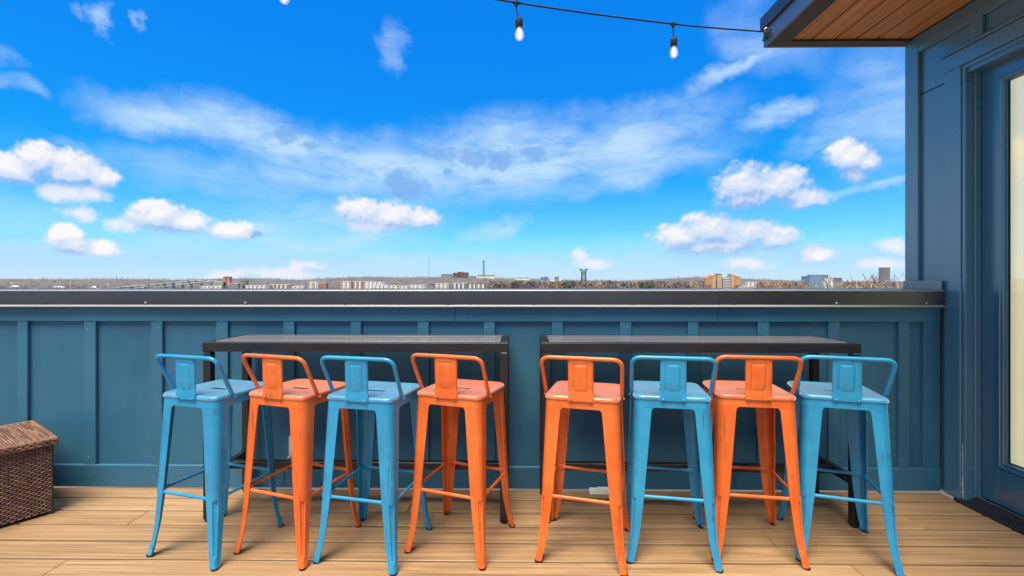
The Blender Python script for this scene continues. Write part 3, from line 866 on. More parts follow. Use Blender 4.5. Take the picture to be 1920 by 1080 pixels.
def apron_mesh(m):
    rings = [rsq(corner(z) , 0.036, z) for z in (0.6320, 0.645, 0.660, 0.6655)]
    rings += [rsq(corner(z) - 0.004, 0.032, z) for z in (0.6655, 0.645, 0.6320)]
    mb = MB(); mb.loft(rings + [rings[0]], True, False)
    return mb.mesh('apron', m, smooth=True, ang=32)
def ray_rsq(h, r, a):
    ca, sa = abs(math.cos(a)), abs(math.sin(a))
    d = h / max(ca, sa)
    x, y_ = d * ca, d * sa
    if x > h - r and y_ > h - r:
        q = h - r
        bq = q * (ca + sa); d = bq + math.sqrt(max(0, bq * bq - (2 * q * q - r * r)))
    return d
def ray_slot(hl, r, a):
    ca, sa = abs(math.cos(a)), abs(math.sin(a))
    if sa > 1e-6 and r / sa * ca <= hl: return r / sa
    bq = hl * ca
    return bq + math.sqrt(max(0, bq * bq - (hl * hl - r * r)))
def seat_mesh(m):
    N = 112; ZT_ = 0.681
    angs = [2 * PI * (k + .5) / N for k in range(N)]
    def ring_slot(hl, r, z): return [(ray_slot(hl, r, a) * math.cos(a), ray_slot(hl, r, a) * math.sin(a), z) for a in angs]
    def ring_sq(h, r, z): return [(ray_rsq(h, r, a) * math.cos(a), ray_rsq(h, r, a) * math.sin(a), z) for a in angs]
    def blend(t, h, r, z): return [((1 - t) * p[0] + t * q[0], (1 - t) * p[1] + t * q[1], z) for p, q in zip(ring_slot(.033, .0145, 0), ring_sq(h, r, 0))]
    dz = -0.0055
    rings = [ring_slot(.031, .0125, ZT_ + dz - .0030), ring_slot(.0312, .0127, ZT_ + dz - .0012), ring_slot(.033, .0145, ZT_ + dz)]
    rings += [blend(t, .124, .028, ZT_ + dz + 0.0008 * t) for t in (.15, .3, .5, .75, 1.0)]
    rings += [ring_sq(.129, .030, ZT_ - .0035), ring_sq(.134, .031, ZT_ - .0012), ring_sq(.141, .033, ZT_), ring_sq(.147, .035, ZT_ - .0008), ring_sq(.151, .037, ZT_ - .0032), ring_sq(.1532, .038, ZT_ - .0070), ring_sq(.1535, .038, ZT_ - .0165), ring_sq(.1520, .037, ZT_ - .0180), ring_sq(.1500, .036, ZT_ - .0175)]
    rings += [ring_sq(.1490, .034, ZT_ - .010), ring_sq(.128, .03, ZT_ - .0088), blend(.5, .124, .028, ZT_ - .0090), ring_slot(.033, .0145, ZT_ + dz - .0034), ring_slot(.031, .0125, ZT_ + dz - .0030)]
    mb = MB(); mb.loft(rings, True, False)
    return mb.mesh('seat', m, smooth=True, ang=50)
def fillet(pts, rad, k=6):
    pts = [Vector(p) for p in pts]
    out = [pts[0]]
    for i in range(1, len(pts) - 1):
        p = pts[i]; a = (pts[i - 1] - p); b_ = (pts[i + 1] - p)
        ra = min(rad, a.length * .45, b_.length * .45)
        s, e = p + a.normalized() * ra, p + b_.normalized() * ra
        for j in range(k + 1):
            t = j / k
            out.append((1 - t) ** 2 * s + 2 * t * (1 - t) * p + t * t * e)
    out.append(pts[-1])
    return out
def loop_mesh(m):
    path = fillet([(-.1575, -.068, .664), (-.1590, -.082, .684), (-.1640, -.163, .839), (.1640, -.163, .839), (.1590, -.082, .684), (.1575, -.068, .664)], 0.040, 8)
    rad = [0.0082] * len(path); rad[0] = rad[-1] = 0.0060; rad[1] = rad[-2] = 0.0075
    return MB().tube(path, rad, 12).mesh('back_loop', m, smooth=True)
def plate_mesh(m):
    nx, nz = 26, 34
    def front(i, j):
        u = -1 + 2 * i / nx; t = j / nz
        z = 0.6635 + (0.838 - 0.6635) * t
        hw = 0.0505 + 0.0015 * t
        yb = -0.1578 - 0.0005
        if t < 0.09: y_ = yb - 0.0005 * t
        else:
            s = (t - .09) / .91
            y_ = yb + 0.0016 * math.sin(PI * min(1, s * 3)) - 0.0045 * s
        y_ += 0.0030 * (1 - u * u) * t * -1
        # pressed rectangle
        rx, rz = abs(u) * hw - 0.0265, abs(z - 0.757) - 0.054
        dd = max(rx, rz)
        y_ += 0.0030 * math.exp(-(dd / 0.0028) ** 2) - (0.0012 if dd < 0 else 0)
        y_ += 0.004 * max(0, (abs(u) - 0.93) / 0.07) * min(1, max(0, t - .12) * 8)
        return (u * hw, y_, z)
    F = [front(i, j) for j in range(nz + 1) for i in range(nx + 1)]
    Bk = [(x, y_ + 0.0022, z) for x, y_, z in F]
    w = nx + 1; o = len(F)
    fs = []
    for j in range(nz):
        for i in range(nx):
            a = j * w + i
            fs.append((a, a + 1, a + w + 1, a + w)); fs.append((o + a, o + a + w, o + a + w + 1, o + a + 1))
    for j in range(nz):
        a = j * w; fs.append((a, a + w, o + a + w, o + a)); a += nx; fs.append((a, o + a, o + a + w, a + w))
    for i in range(nx):
        fs.append((i, o + i, o + i + 1, i + 1)); a = nz * w + i; fs.append((a, a + 1, o + a + 1, o + a))
    mb = MB(); mb.add(F + Bk, fs)
    return mb.mesh('back_plate', m, smooth=True, ang=50)
def bolt_mesh(m):
    rings = [[(r * math.cos(2 * PI * q / 10), -h, r * math.sin(2 * PI * q / 10)) for q in range(10)] for r, h in ((.0058, 0), (.0062, .0015), (.0052, .0045), (.003, .006), (.0004, .0064))]
    return MB().loft(rings).mesh('bolt', m, smooth=True)
def stretcher_mesh(m):
    zc = 0.268; c = corner(zc); Lh = c - 0.020
    yy = -(c - 0.0075)
    st = []
    for x, th, hh in ((-Lh - .012, .0022, .014), (-Lh + .004, .0022, .014), (-Lh + .026, .0055, .0085), (-Lh + .036, .0062, .0070), (Lh - .036, .0062, .0070), (Lh - .026, .0055, .0085), (Lh - .004, .0022, .014), (Lh + .012, .0022, .014)):
        st.append([(x, yy + th * math.cos(q), zc + hh * math.sin(q)) for q in (2 * PI * k / 10 for k in range(10))])
    return MB().loft(st).mesh('stretcher', m, smooth=True, ang=45)
def brace_mesh(m):
    d = corner(.63) - 0.012
    st = []
    for k in range(9):
        t = -1 + k / 4
        p_ = Vector((d * t, d * t, 0.650 - 0.026 * t * t))
        nrm = Vector((1, -1, 0)).normalized() * 0.011
        st.append([p_ - nrm, p_ + nrm, p_ + nrm + Vector((0, 0, -.004)), p_ - nrm + Vector((0, 0, -.004))])
    return MB().loft(st).mesh('cross_brace', m)
def make_stool(label, A, B, S):
    t = thing('bar_stool', label, 'stool', (0, 0, 0), 0, 'metal bar stools lined up at the bar tables')
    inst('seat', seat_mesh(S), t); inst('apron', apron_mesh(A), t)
    lm, fm = leg_mesh(B), foot_mesh()
    for k in range(4):
        l = inst('leg', lm, t, rz=k * PI / 2)
        inst('rubber_foot', fm, l)
    sm = stretcher_mesh(A)
    for k in range(4): inst('stretcher', sm, t, rz=k * PI / 2)
    bm_ = brace_mesh(A)
    for k in range(2): inst('cross_brace', bm_, t, (0, 0, -0.0043 * k), rz=k * PI / 2)
    inst('back_loop', loop_mesh(A), t); inst('back_plate', plate_mesh(B), t)
    bo = bolt_mesh(A)
    for x in (-.040, .040): inst('bolt', bo, t, (x, -.1585, .6685))
    inst('bolt', bo, t, (.1635, -.068, .664), PI / 2); inst('bolt', bo, t, (-.1635, -.068, .664), -PI / 2)
    return t
STOOLS = [
    (-1.327, 2.047, -0.271, 'b', 'leftmost blue metal stool, at the left end of the left table'),
    (-0.968, 2.060, -0.317, 'o', 'orange metal stool between the two blue stools at the left table'),
    (-0.617, 2.019, -0.220, 'b', 'blue metal stool between the two orange stools at the left table'),
    (-0.247, 2.072, -0.334, 'o', 'orange metal stool at the right end of the left table'),
    (0.296, 2.030, -0.267, 'o', 'orange metal stool at the left end of the right table'),
    (0.658, 2.046, -0.167, 'b', 'blue metal stool between the two orange stools at the right table'),
    (1.010, 2.066, -0.148, 'o', 'orange metal stool between the two blue stools at the right table'),
    (1.380, 2.042, -0.310, 'b', 'rightmost blue metal stool, nearest the terrace door')]
protos = {}
for x, y, a, k, lab in STOOLS:
    if k not in protos:
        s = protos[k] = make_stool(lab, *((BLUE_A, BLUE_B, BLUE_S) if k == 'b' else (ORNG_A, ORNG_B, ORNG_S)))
    else:
        s = copy_tree(protos[k])
    s.location = (x, y, 0); s.rotation_euler = (0, 0, a); s['label'] = lab

# ------------------------------------------------------------------ wicker storage box
BLn, BDp, BHt = 1.10, 0.466, 0.345
A0 = Vector((-2.300, 2.276))
ub = Vector((-0.548, -0.836)).normalized()
wb = thing('wicker_storage_box', 'brown woven wicker storage box with lid standing in the deck corner', 'storage box', (A0.x, A0.y, 0), math.atan2(ub.y, ub.x))
# local x runs along the long side, local -y is towards the wall
core = bx(0.006, BLn - .006, -BDp + .006, -0.006, 0.014, BHt - .004).build('body', WCORE, wb)
def weave(mb, org, du, dv, dn, L, H, pitch_v, pitch_u, amp=0.0030, hw=0.0030, gapf=0.86):
    nv = int(H / pitch_v); nu = int(L / pitch_u)
    for j in range(nv):
        v0 = (j + .5) * H / nv
        # each visible dash is one short lens between two stakes, alternate rows shifted by one stake
        for i in range(-1, nu // 2 + 1):
            a = (2 * i + (j % 2)) * L / nu; b_ = a + 2 * L / nu * gapf
            a, b_ = max(a, 0), min(b_, L)
            if b_ - a < 0.006: continue
            K = 4
            top, mid, bot = [], [], []
            for q in range(K + 1):
                t = q / K; u_ = a + (b_ - a) * t
                h = amp * math.sin(PI * t) + 0.0006
                base = org + du * u_ + dv * v0
                top.append(base + dv * hw + dn * (h * .35)); mid.append(base + dn * (h + .0016)); bot.append(base - dv * hw + dn * (h * .35))
            vs = top + mid + bot; n_ = K + 1
            fs = [(q, q + 1, n_ + q + 1, n_ + q) for q in range(K)] + [(n_ + q, n_ + q + 1, 2 * n_ + q + 1, 2 * n_ + q) for q in range(K)]
            mb.add(vs, fs)
X, Y, Z = Vector((1, 0, 0)), Vector((0, 1, 0)), Vector((0, 0, 1))
wv = MB()
weave(wv, Vector((0.004, -.006, 0.014)), X, Z, Y, BLn - .008, BHt - .018, 0.0098, 0.0128)
weave(wv, Vector((0.004, -BDp + .006, 0.014)), X, Z, -Y, BLn - .008, BHt - .018, 0.0098, 0.0128)
weave(wv, Vector((0.006, -.004, 0.014)), -Y, Z, -X, BDp - .008, BHt - .018, 0.0098, 0.0128)
weave(wv, Vector((BLn - .006, -.004, 0.014)), -Y, Z, X, BDp - .008, BHt - .018, 0.0098, 0.0128)
tag(wv.build('woven_strands', WICKER, wb, smooth=True, ang=80), kind='stuff')
for xx in (0.002, BLn - .010):
    for yy in (-BDp + .002, -.010):
        MB().box(xx, xx + .008, yy, yy + .008, 0.0005, BHt - .002).build('corner_post', WCORE, wb, bevel=0.002)
lid = bx(-.010, BLn + .010, -BDp - .010, .010, 0, .030).build('lid', WCORE, wb, bevel=0.004)
lid.location = (0, 0, BHt)
lid.rotation_euler = (R(-0.5), 0, 0)
lw = MB()
weave(lw, Vector((-.006, .006, .0302)), -Y, X, Z, BDp + .012, BLn + .012, 0.0105, 0.045, 0.0016, 0.0046, 0.97)
weave(lw, Vector((-.010, .0105, .002)), X, Z, Y, BLn + .020, .026, 0.0085, 0.0135)
weave(lw, Vector((-.0105, .010, .002)), -Y, Z, -X, BDp + .020, .026, 0.0085, 0.0135)
tag(lw.build('woven_strands', WICKER, lid, smooth=True, ang=80), kind='stuff')
rim = MB()
for zz in (0.029, 0.003):
    q4 = [(-.009, .009), (BLn + .009, .009), (BLn + .009, -BDp - .009), (-.009, -BDp - .009), (-.009, .009)]
    for (xa, ya), (xb, yb) in zip(q4[:-1], q4[1:]):
        rim.tube([(xa, ya, zz), (xb, yb, zz)], 0.0042, 8)
rim.build('rim', WICKER, lid, smooth=True)

# ------------------------------------------------------------------ the land around
GZ = -14.0
RIDGE = [(-900, 521), (0, 523.5), (100, 524), (200, 523), (340, 524.5), (420, 523), (480, 522.5), (560, 525), (640, 521), (690, 519.5), (760, 521), (830, 519.5), (900, 521), (980, 523.5), (1060, 525), (1100, 526), (1190, 526.5), (1220, 524.5), (1290, 520.5), (1340, 520), (1400, 523), (1450, 525), (1520, 527.5), (1700, 529), (3000, 527)]
def ridge_z(px, D=3500):
    return EYE + (CY - lerp_tab(RIDGE, px)) / FPX * D
def terrain(px, D):
    t = max(0, min(1, (D - 1500) / 2000)); t = t * t * (3 - 2 * t)
    return GZ + (ridge_z(px) - GZ) * t
m, n, b = mat('winter_land', 0.9)
p = obj_coords(n, False)
c = n.mix(n.ramp(n.noise(p, 0.012, 6, 0.7), 0.35, 0.65), (0.075, 0.062, 0.058), (0.17, 0.135, 0.105))
c = n.mix(n.ramp(n.noise(p, 0.004, 4, 0.6), 0.5, 0.7, 0, 0.5), c, (0.07, 0.085, 0.045))
n.put(b.inputs['Base Color'], c)
LAND = m
gr = MB()
NXg = 48
xs = [-14000 + 28000 * i / NXg for i in range(NXg + 1)]
ys = [-3000, -800, -100, 100, 400, 900, 1500, 2500, 5000, 9000, 14000]
vs = [(x, y_, GZ) for y_ in ys for x in xs]
w_ = NXg + 1
gr.add(vs, [(j * w_ + i, j * w_ + i + 1, (j + 1) * w_ + i + 1, (j + 1) * w_ + i) for j in range(len(ys) - 1) for i in range(NXg)])
tag(gr.build('ground', LAND), 'brown winter ground spreading below the terrace to the horizon', kind='structure')
hl = MB()
pxs = list(range(-900, 2901, 20))
Ds = [1450, 1700, 1950, 2200, 2500, 2800, 3100, 3350, 3500, 3700, 4200, 5200]
hv = []
for D in Ds:
    for px in pxs:
        q = far(px, 532, D)
        z = terrain(px, D) if D <= 3500 else ridge_z(px) - (D - 3500) * 0.02
        if D == 1450: z = GZ - 1
        hv.append((q.x, q.y, z + (rnd.uniform(-1.5, 1.5) if D > 1500 else 0)))
w_ = len(pxs)
hl.add(hv, [(j * w_ + i, j * w_ + i + 1, (j + 1) * w_ + i + 1, (j + 1) * w_ + i) for j in range(len(Ds) - 1) for i in range(w_ - 1)])
m, n, b = mat('wooded_hill', 0.9)
p = obj_coords(n, False)
c = n.mix(n.ramp(n.noise(p, 0.02, 6, 0.7), 0.35, 0.65), (0.080, 0.070, 0.066), (0.190, 0.155, 0.130))
n.put(b.inputs['Base Color'], c)
tag(hl.build('hills', m, smooth=True, ang=80), 'low wooded winter hills along the horizon', kind='structure')

# ---- woods: bare winter trees as masses of twig-sized faces
W_MATS = [plain('grey_twigs', (0.200, 0.170, 0.160), 0.2, 0.2), plain('violet_twigs', (0.120, 0.094, 0.090), 0.2, 0.2), plain('tan_twigs', (0.340, 0.235, 0.145), 0.2, 0.2), plain('evergreen_needles', (0.040, 0.062, 0.026), 0.25, 0.2), plain('rust_twigs', (0.290, 0.180, 0.120), 0.2, 0.2)]
wd = MB()
wr = random.Random(11)
def twig_tree(mb, base, h, w, mi, k=16):
    mb.tube([base, base + Vector((0, 0, h * .5))], [h * .02, h * .012], 3, False, mi)
    for q in range(k):
        a = wr.uniform(0, 2 * PI); t = wr.random() ** .6
        z = h * wr.uniform(.18, .98)
        rr = w * math.sqrt(max(.05, 1 - ((z / h - .55) / .5) ** 2)) * t
        c_ = base + Vector((rr * math.cos(a), rr * math.sin(a), z))
        s = w * wr.uniform(.14, .30)
        d1 = Vector((wr.uniform(-1, 1), wr.uniform(-.5, .5), wr.uniform(.1, 1))).normalized() * s
        d2 = Vector((wr.uniform(-1, 1), wr.uniform(-.5, .5), wr.uniform(-.3, .8))).normalized() * s * .55
        mb.add([c_ - d1, c_ + d2, c_ + d1], [(0, 1, 2)], mi)
def clear_of(px, D):
    """keep trees from growing in front of the buildings one can see"""
    for a, b_, d_ in KEEP:
        if a < px < b_ and D < d_ and wr.random() < .88: return False
    return True
KEEP = [(1318, 1394, 900), (575, 850, 1100), (455, 575, 1000), (1512, 1585, 1500), (845, 915, 1100), (1396, 1424, 900), (200, 420, 1100), (410, 455, 1000)]
for k in range(5200):
    px = wr.uniform(-250, 2150)
    u = wr.random()
    D = 420 * (3450 / 420) ** (u ** .8)
    if not clear_of(px, D): continue
    h = wr.uniform(7, 13) if D < 1500 else wr.uniform(8, 15)
    q = far(px, 532, D)
    base = Vector((q.x, q.y, terrain(px, D) - .3))
    if D > 1700: mi = wr.choice([0, 1, 1, 0, 0, 3] if wr.random() < .8 else [2])
    elif 940 < px < 1330: mi = wr.choice([0, 2, 0, 4, 1, 3, 1])
    elif px > 1430: mi = wr.choice([2, 2, 4, 0, 4])
    else: mi = wr.choice([0, 0, 1, 4, 2, 3])
    twig_tree(wd, base, h, h * wr.uniform(.35, .55), mi, 24 if D > 1200 else 40)
for k in range(900):     # the ridge line
    px = wr.uniform(-250, 2150); D = wr.uniform(3200, 3560)
    q = far(px, 532, D)
    twig_tree(wd, Vector((q.x, q.y, terrain(px, min(D, 3500)) - 1)), wr.uniform(8, 16), wr.uniform(6, 10), wr.choice([0, 1, 1, 3]), 14)
for k in range(700):     # nearer tan woods on the right
    px = wr.uniform(1425, 1760) if k > 380 else wr.uniform(920, 1318); D = wr.uniform(260, 560)
    q = far(px, 532, D)
    h = 14.0 + EYE + (CY - 526.5) / FPX * D * (1 - 2.6 * wr.random() ** 1.4)
    if not clear_of(px, D): continue
    twig_tree(wd, Vector((q.x, q.y, GZ)), h, h * .32, wr.choice([2, 2, 4, 0] if px > 1400 else [2, 0, 0, 4, 1, 1, 3]), 120)
tag(wd.build('woods', W_MATS), 'bare brown winter woods covering the land beyond the parapet', 'woods', None, 'stuff')

# ---- buildings
BM = {k: plain(k, c_, v_, s_) for k, c_, v_, s_ in (
    ('tan_brick', (0.46, 0.26, 0.12), .12, .2), ('yellow_brick', (0.52, 0.37, 0.20), .1, .2), ('dark_brick', (0.17, 0.10, 0.085), .15, .2),
    ('grey_concrete', (0.27, 0.27, 0.28), .12, .2), ('cream_render', (0.70, 0.64, 0.50), .08, .2), ('white_render', (0.78, 0.76, 0.72), .06, .2),
    ('salmon_brick', (0.52, 0.28, 0.20), .12, .2), ('blue_glazing', (0.16, 0.30, 0.46), .25, .3), ('dark_window', (0.045, 0.05, 0.06), .3, .3),
    ('white_roof', (0.82, 0.80, 0.74), .05, .2), ('grey_roof', (0.16, 0.16, 0.17), .1, .2), ('olive_render', (0.36, 0.36, 0.24), .1, .2), ('pale_steel', (0.66, 0.67, 0.68), .06, .5), ('dark_steel', (0.06, 0.065, 0.075), .2, .5), ('balcony_white', (0.80, 0.78, 0.74), .05, .2))}
def block(parent, D, px0, px1, pyt, wall, floors=0, cols=0, winm='dark_window', roof=None, depth=16, base=None, push=0, band=False, name='wall'):
    """one block of a building: walls, its windows and its roof, in metres about the parent"""
    o = Vector(parent.location)
    a, c_ = far(px0, pyt, D + push), far(px1, pyt, D + push)
    x0, x1, yf, zt = a.x - o.x, c_.x - o.x, (a.y + c_.y) / 2 - o.y, a.z - o.z
    zb = (GZ if base is None else base) - o.z
    w = bx(x0, x1, yf, yf + depth, zb, zt).build(name, BM[wall], parent)
    if floors:
        fh = 3.3
        for f in range(floors):
            z1 = zt - 0.9 - f * fh
            if band:
                bx(x0 + .06 * (x1 - x0), x1 - .06 * (x1 - x0), yf - .12, yf + .06, z1 - 1.6, z1).build('window', BM[winm], w)
            else:
                for k in range(cols):
                    cw = (x1 - x0) / cols
                    bx(x0 + cw * (k + .22), x0 + cw * (k + .78), yf - .12, yf + .06, z1 - 1.7, z1).build('window', BM[winm], w)
    if roof:
        bx(x0 - .4, x1 + .4, yf - .4, yf + depth + .4, zt + .01, zt + .01 + max(.45, D * .0009)).build('roof', BM[roof], parent)
    return w
def bld(name, label, px0, px1, D, cat='building', group=None, zb=GZ):
    q = far((px0 + px1) / 2, 532, D)
    return thing(name, label, cat, (q.x, q.y, zb), 0, group)
# the tan apartment tower
t = bld('apartment_tower', 'tan brick apartment tower with two wings and striped balcony bays', 1322, 1390, 900)
def slant(px0, px1, py0, py1, D, m, parent):
    o = Vector(parent.location); a, c_ = far(px0, py0, D), far(px1, py1, D)
    y0 = a.y - o.y
    prf = [(a.x - o.x, 0), (c_.x - o.x, 0), (c_.x - o.x, c_.z - o.z), (a.x - o.x, a.z - o.z)]
    return MB().prism_y(prf, y0, y0 + 18).build('wall', BM[m], parent)
wl = slant(1322.5, 1336, 521, 515.5, 900, 'tan_brick', t)
wl2 = slant(1336.1, 1342, 515.3, 513.5, 899.5, 'yellow_brick', t)
wr_ = slant(1376, 1388.5, 515.5, 519.5, 900, 'tan_brick', t)
wr2 = slant(1371.5, 1375.9, 513.5, 515.2, 899.5, 'yellow_brick', t)
block(t, 900, 1344.5, 1353.5, 514, 'yellow_brick', push=4, roof='grey_roof')
mid = block(t, 900, 1342.2, 1371.3, 520, 'grey_concrete', push=7)
o = Vector(t.location)
for f in range(9):
    zz = far(1355, 522.5 + f * 3.0, 900).z - o.z
    a, c_ = far(1356, 520, 905.5), far(1371, 520, 905.5)
    bx(a.x - o.x, c_.x - o.x, a.y - o.y, a.y - o.y + 1.4, zz - .6, zz + .6).build('balcony', BM['balcony_white'], mid)
    a, c_ = far(1343, 520, 906.5), far(1355, 520, 906.5)
    bx(a.x - o.x, c_.x - o.x, a.y - o.y, a.y - o.y + .45, zz - .6, zz + .7).build('window', BM['salmon_brick' if f < 2 else 'dark_window'], mid)
for f in range(3):
    for (wq, pa, pb) in ((wl, 1323.5, 1334), (wr_, 1377.5, 1387.5)):
        for k in range(4):
            a, c_ = far(pa + (pb - pa) * (k + .15) / 4, 534 + f * 3.2, 899.8), far(pa + (pb - pa) * (k + .85) / 4, 536 + f * 3.2, 899.8)
            bx(a.x - o.x, c_.x - o.x, a.y - o.y, a.y - o.y + .5, c_.z - o.z, a.z - o.z).build('window', BM['dark_window'], wq)
# skyline blocks
t = bld('brick_block', 'dark brick block standing highest on the central ridge', 849, 878, 3000)
block(t, 3000, 849, 860, 511.5, 'dark_brick', 4, 3, depth=40); block(t, 3000, 860.3, 877.5, 510.8, 'dark_brick', 4, 5, depth=40, push=14); block(t, 3000, 858, 868, 509.6, 'grey_roof', depth=14, push=22)
t = bld('hilltop_block', 'low grey building on the ridge just left of the brick block', 827, 847, 3000)
block(t, 3000, 827.5, 846.5, 515, 'grey_concrete', 2, 6, roof='grey_roof', depth=30)
t = bld('hilltop_block', 'pale flat roofed building below the radio tower on the ridge', 894, 928, 3000)
block(t, 3000, 894.5, 927.5, 516.5, 'cream_render', 2, 8, roof='grey_roof', depth=30)
t = bld('hilltop_block', 'narrow grey building between the brick block and the radio tower', 879, 892, 3000)
block(t, 3000, 879.5, 891.5, 518.5, 'grey_concrete', 1, 4, roof='grey_roof', depth=30)
t = bld('hilltop_block', 'low long building on the ridge right of the radio tower', 967, 992, 2900)
block(t, 2900, 967, 992, 521.5, 'white_render', 1, 6, roof='grey_roof', depth=30)
t = bld('office_block', 'small blue glass office block left of the lattice tower', 1014, 1028, 2400)
block(t, 2400, 1014, 1022, 519.5, 'blue_glazing', 4, 3, depth=30); block(t, 2400, 1022.2, 1028, 518.6, 'blue_glazing', 5, 2, depth=30, push=10)
t = bld('office_block', 'pale grey stepped office block left of the lattice tower', 1031, 1051, 2400)
block(t, 2400, 1031, 1040, 522, 'white_render', 2, 4, depth=30); block(t, 2400, 1040.2, 1048, 519, 'grey_concrete', 3, 3, depth=30, push=8); block(t, 2400, 1048.2, 1051.5, 522, 'white_render', depth=20)
t = bld('glass_office', 'wide blue glass office building near the right end of the skyline', 1517, 1566, 1400)
block(t, 1400, 1517.5, 1544, 517.5, 'blue_glazing', 5, 9, winm='grey_concrete', depth=40); block(t, 1400, 1521, 1553, 515.3, 'grey_roof', depth=20, push=10)
block(t, 1400, 1544.3, 1562, 521.8, 'white_render', 4, 5, depth=30, push=3); block(t, 1400, 1562.3, 1579, 522.5, 'grey_concrete', 3, 5, depth=30, push=9, roof='grey_roof'); block(t, 1400, 1546, 1578, 520.8, 'grey_roof', depth=18, push=14)
t = bld('tower_block', 'lone grey tower block behind the bare trees near the house', 1656, 1669, 1800)
block(t, 1800, 1656.5, 1669, 502.3, 'grey_concrete', 14, 4, depth=24, roof='grey_roof')
t = bld('orange_block', 'small salmon tower block on the hill at the left', 418, 430, 2000)
block(t, 2000, 418.5, 423, 518.3, 'salmon_brick', 4, 2, depth=20); block(t, 2000, 423.2, 430, 519.4, 'salmon_brick', 3, 3, depth=20, push=5, roof='dark_brick')
# pale apartment blocks in the middle distance
LOW = [(579, 596, 529, 'white_render', 'olive_render', 'pale block with green stair bay, first of the white blocks'),
       (597, 611, 531, 'salmon_brick', None, 'salmon brick block beside the green stair bay'),
       (640, 658, 528.5, 'cream_render', None, 'tall cream block left of the orange brick block'),
       (662, 682, 528.5, 'salmon_brick', None, 'orange brick block among the pale blocks'),
       (683, 722, 529, 'white_render', None, 'long white block right of the orange brick block'),
       (696, 728, 535, 'white_render', None, 'low white terrace with dark ground floor windows'),
       (729, 748, 536, 'cream_render', None, 'low cream block in front of the mast'),
       (749, 766, 537, 'white_render', None, 'small white block left of the gabled white house'),
       (767, 798, 535, 'white_render', None, 'gabled looking white block below the thin mast'),
       (803, 813, 533, 'olive_render', None, 'greenish narrow block below the brick block'),
       (814, 841, 532, 'cream_render', None, 'cream flat roofed block below the grey ridge building'),
       (848, 876, 531.5, 'grey_concrete', None, 'grey apartment block with white bays below the brick block'),
       (877, 911, 532, 'olive_render', None, 'olive apartment block with white balconies below the radio tower'),
       (458, 505, 536, 'cream_render', None, 'long low cream hall at the left of the pale blocks'),
       (507, 544, 534, 'salmon_brick', None, 'low pinkish terrace beside the cream hall'),
       (546, 570, 537, 'white_render', None, 'low white sheds beside the pinkish terrace'),
       (451, 460, 527, 'olive_render', None, 'narrow olive block above the cream hall'),
       (376, 420, 537, 'white_render', None, 'low white building with dark doors at the left'),
       (1237, 1260, 533.5, 'salmon_brick', None, 'low brick building left of the apartment tower'),
       (1399, 1420, 529.5, 'cream_render', None, 'cream house right of the apartment tower'),
       (1391, 1404, 537, 'white_render', None, 'small white house against the foot of the apartment tower'),
       (1405, 1412, 537.5, 'white_render', None, 'tiny white house right of the apartment tower'),
       (1180, 1184, 537, 'white_render', None, 'tiny white hut among the brown trees'),
       (1117, 1122, 539, 'white_render', None, 'tiny white shed on the parapet line below the lattice tower')]
for k, (a, c_, py, wm, w2, lab) in enumerate(LOW):
    D = 1080 - (py - 528) * 22
    t = bld('apartment_block', lab, a, c_, D)
    nf = 2 if py > 533 else 4
    block(t, D, a, c_, py, wm, nf, max(2, int((c_ - a) / 3.4)), depth=14, roof='white_roof' if wm != 'olive_render' else 'grey_roof')
    if w2: block(t, D, a + 5, a + 10, py + .8, w2, depth=6, push=-3)
    if (c_ - a) > 16:
        for q in range(int((c_ - a) / 8)):
            block(t, D, a + 3 + q * 8, a + 6 + q * 8, py + .6, 'balcony_white' if q % 2 else 'white_render', depth=1.5, push=-1.5, name='bay')
# flat roofed houses stepping up the left slope
RO = [(212, 224, 539), (228, 243, 537.5), (246, 258, 536.2), (262, 275, 535), (258, 270, 539), (272, 286, 538), (281, 292, 533.6), (286, 296, 540), (295, 306, 532.4), (293, 308, 537), (311, 322, 531.2), (312, 322, 535.8), (329, 340, 529.8), (331, 340, 534), (338, 352, 528), (340, 356, 532.4), (355, 366, 527), (358, 376, 530.5), (368, 382, 526.5), (382, 396, 528.2), (390, 406, 526.4), (398, 418, 530.5), (402, 417, 528), (430, 446, 532)]
for k, (a, c_, py) in enumerate(RO):
    D = 1150 + (540 - py) * 45
    lab = 'small house with pale flat roof stepping up the wooded slope at the left'
    if k == 0: lab = 'leftmost and lowest of the pale flat roofed houses stepping up the slope'
    if k == len(RO) - 1: lab = 'pale flat roofed house just right of the small salmon tower block'
    if k == 18: lab = 'highest pale flat roofed house of the stepped rows, up on the ridge'
    t = bld('terrace_house', lab, a, c_, D, 'house', 'pale roofed houses stepping up the left slope')
    block(t, D, a, c_, py, 'grey_concrete' if k % 3 else 'olive_render', 1, 4, depth=14, roof='white_roof', base=GZ)
for (a, c_, py, lab) in ((18, 27, 538, 'small gabled white house left of the first pale pole'), (62, 71, 537.5, 'small white house with dark roof at the far left'), (94, 114, 539, 'long white bungalow with chimney at the far left'), (148, 163, 540.3, 'low white bungalow right of the second pale pole'), (168, 178, 539.4, 'gabled white cottage right of the low bungalow'), (180, 188, 537.6, 'tiny white cottage set behind the gabled one')):
    D = 900
    t = bld('bungalow', lab, a, c_, D, 'house')
    w = block(t, D, a, c_, py, 'white_render', 1, 4, depth=9)
    o = Vector(t.location); q0, q1 = far(a - 1, py, D), far(c_ + 1, py, D)
    mx = (q0.x + q1.x) / 2 - o.x
    MB().prism_y([(q0.x - o.x, q0.z - o.z + .02), (q1.x - o.x, q0.z - o.z + .02), (mx, q0.z - o.z + 2.6)], q0.y - o.y - .4, q0.y - o.y + 9.4).build('roof', BM['white_roof' if a in (18, 168, 94) else 'grey_roof'], t)

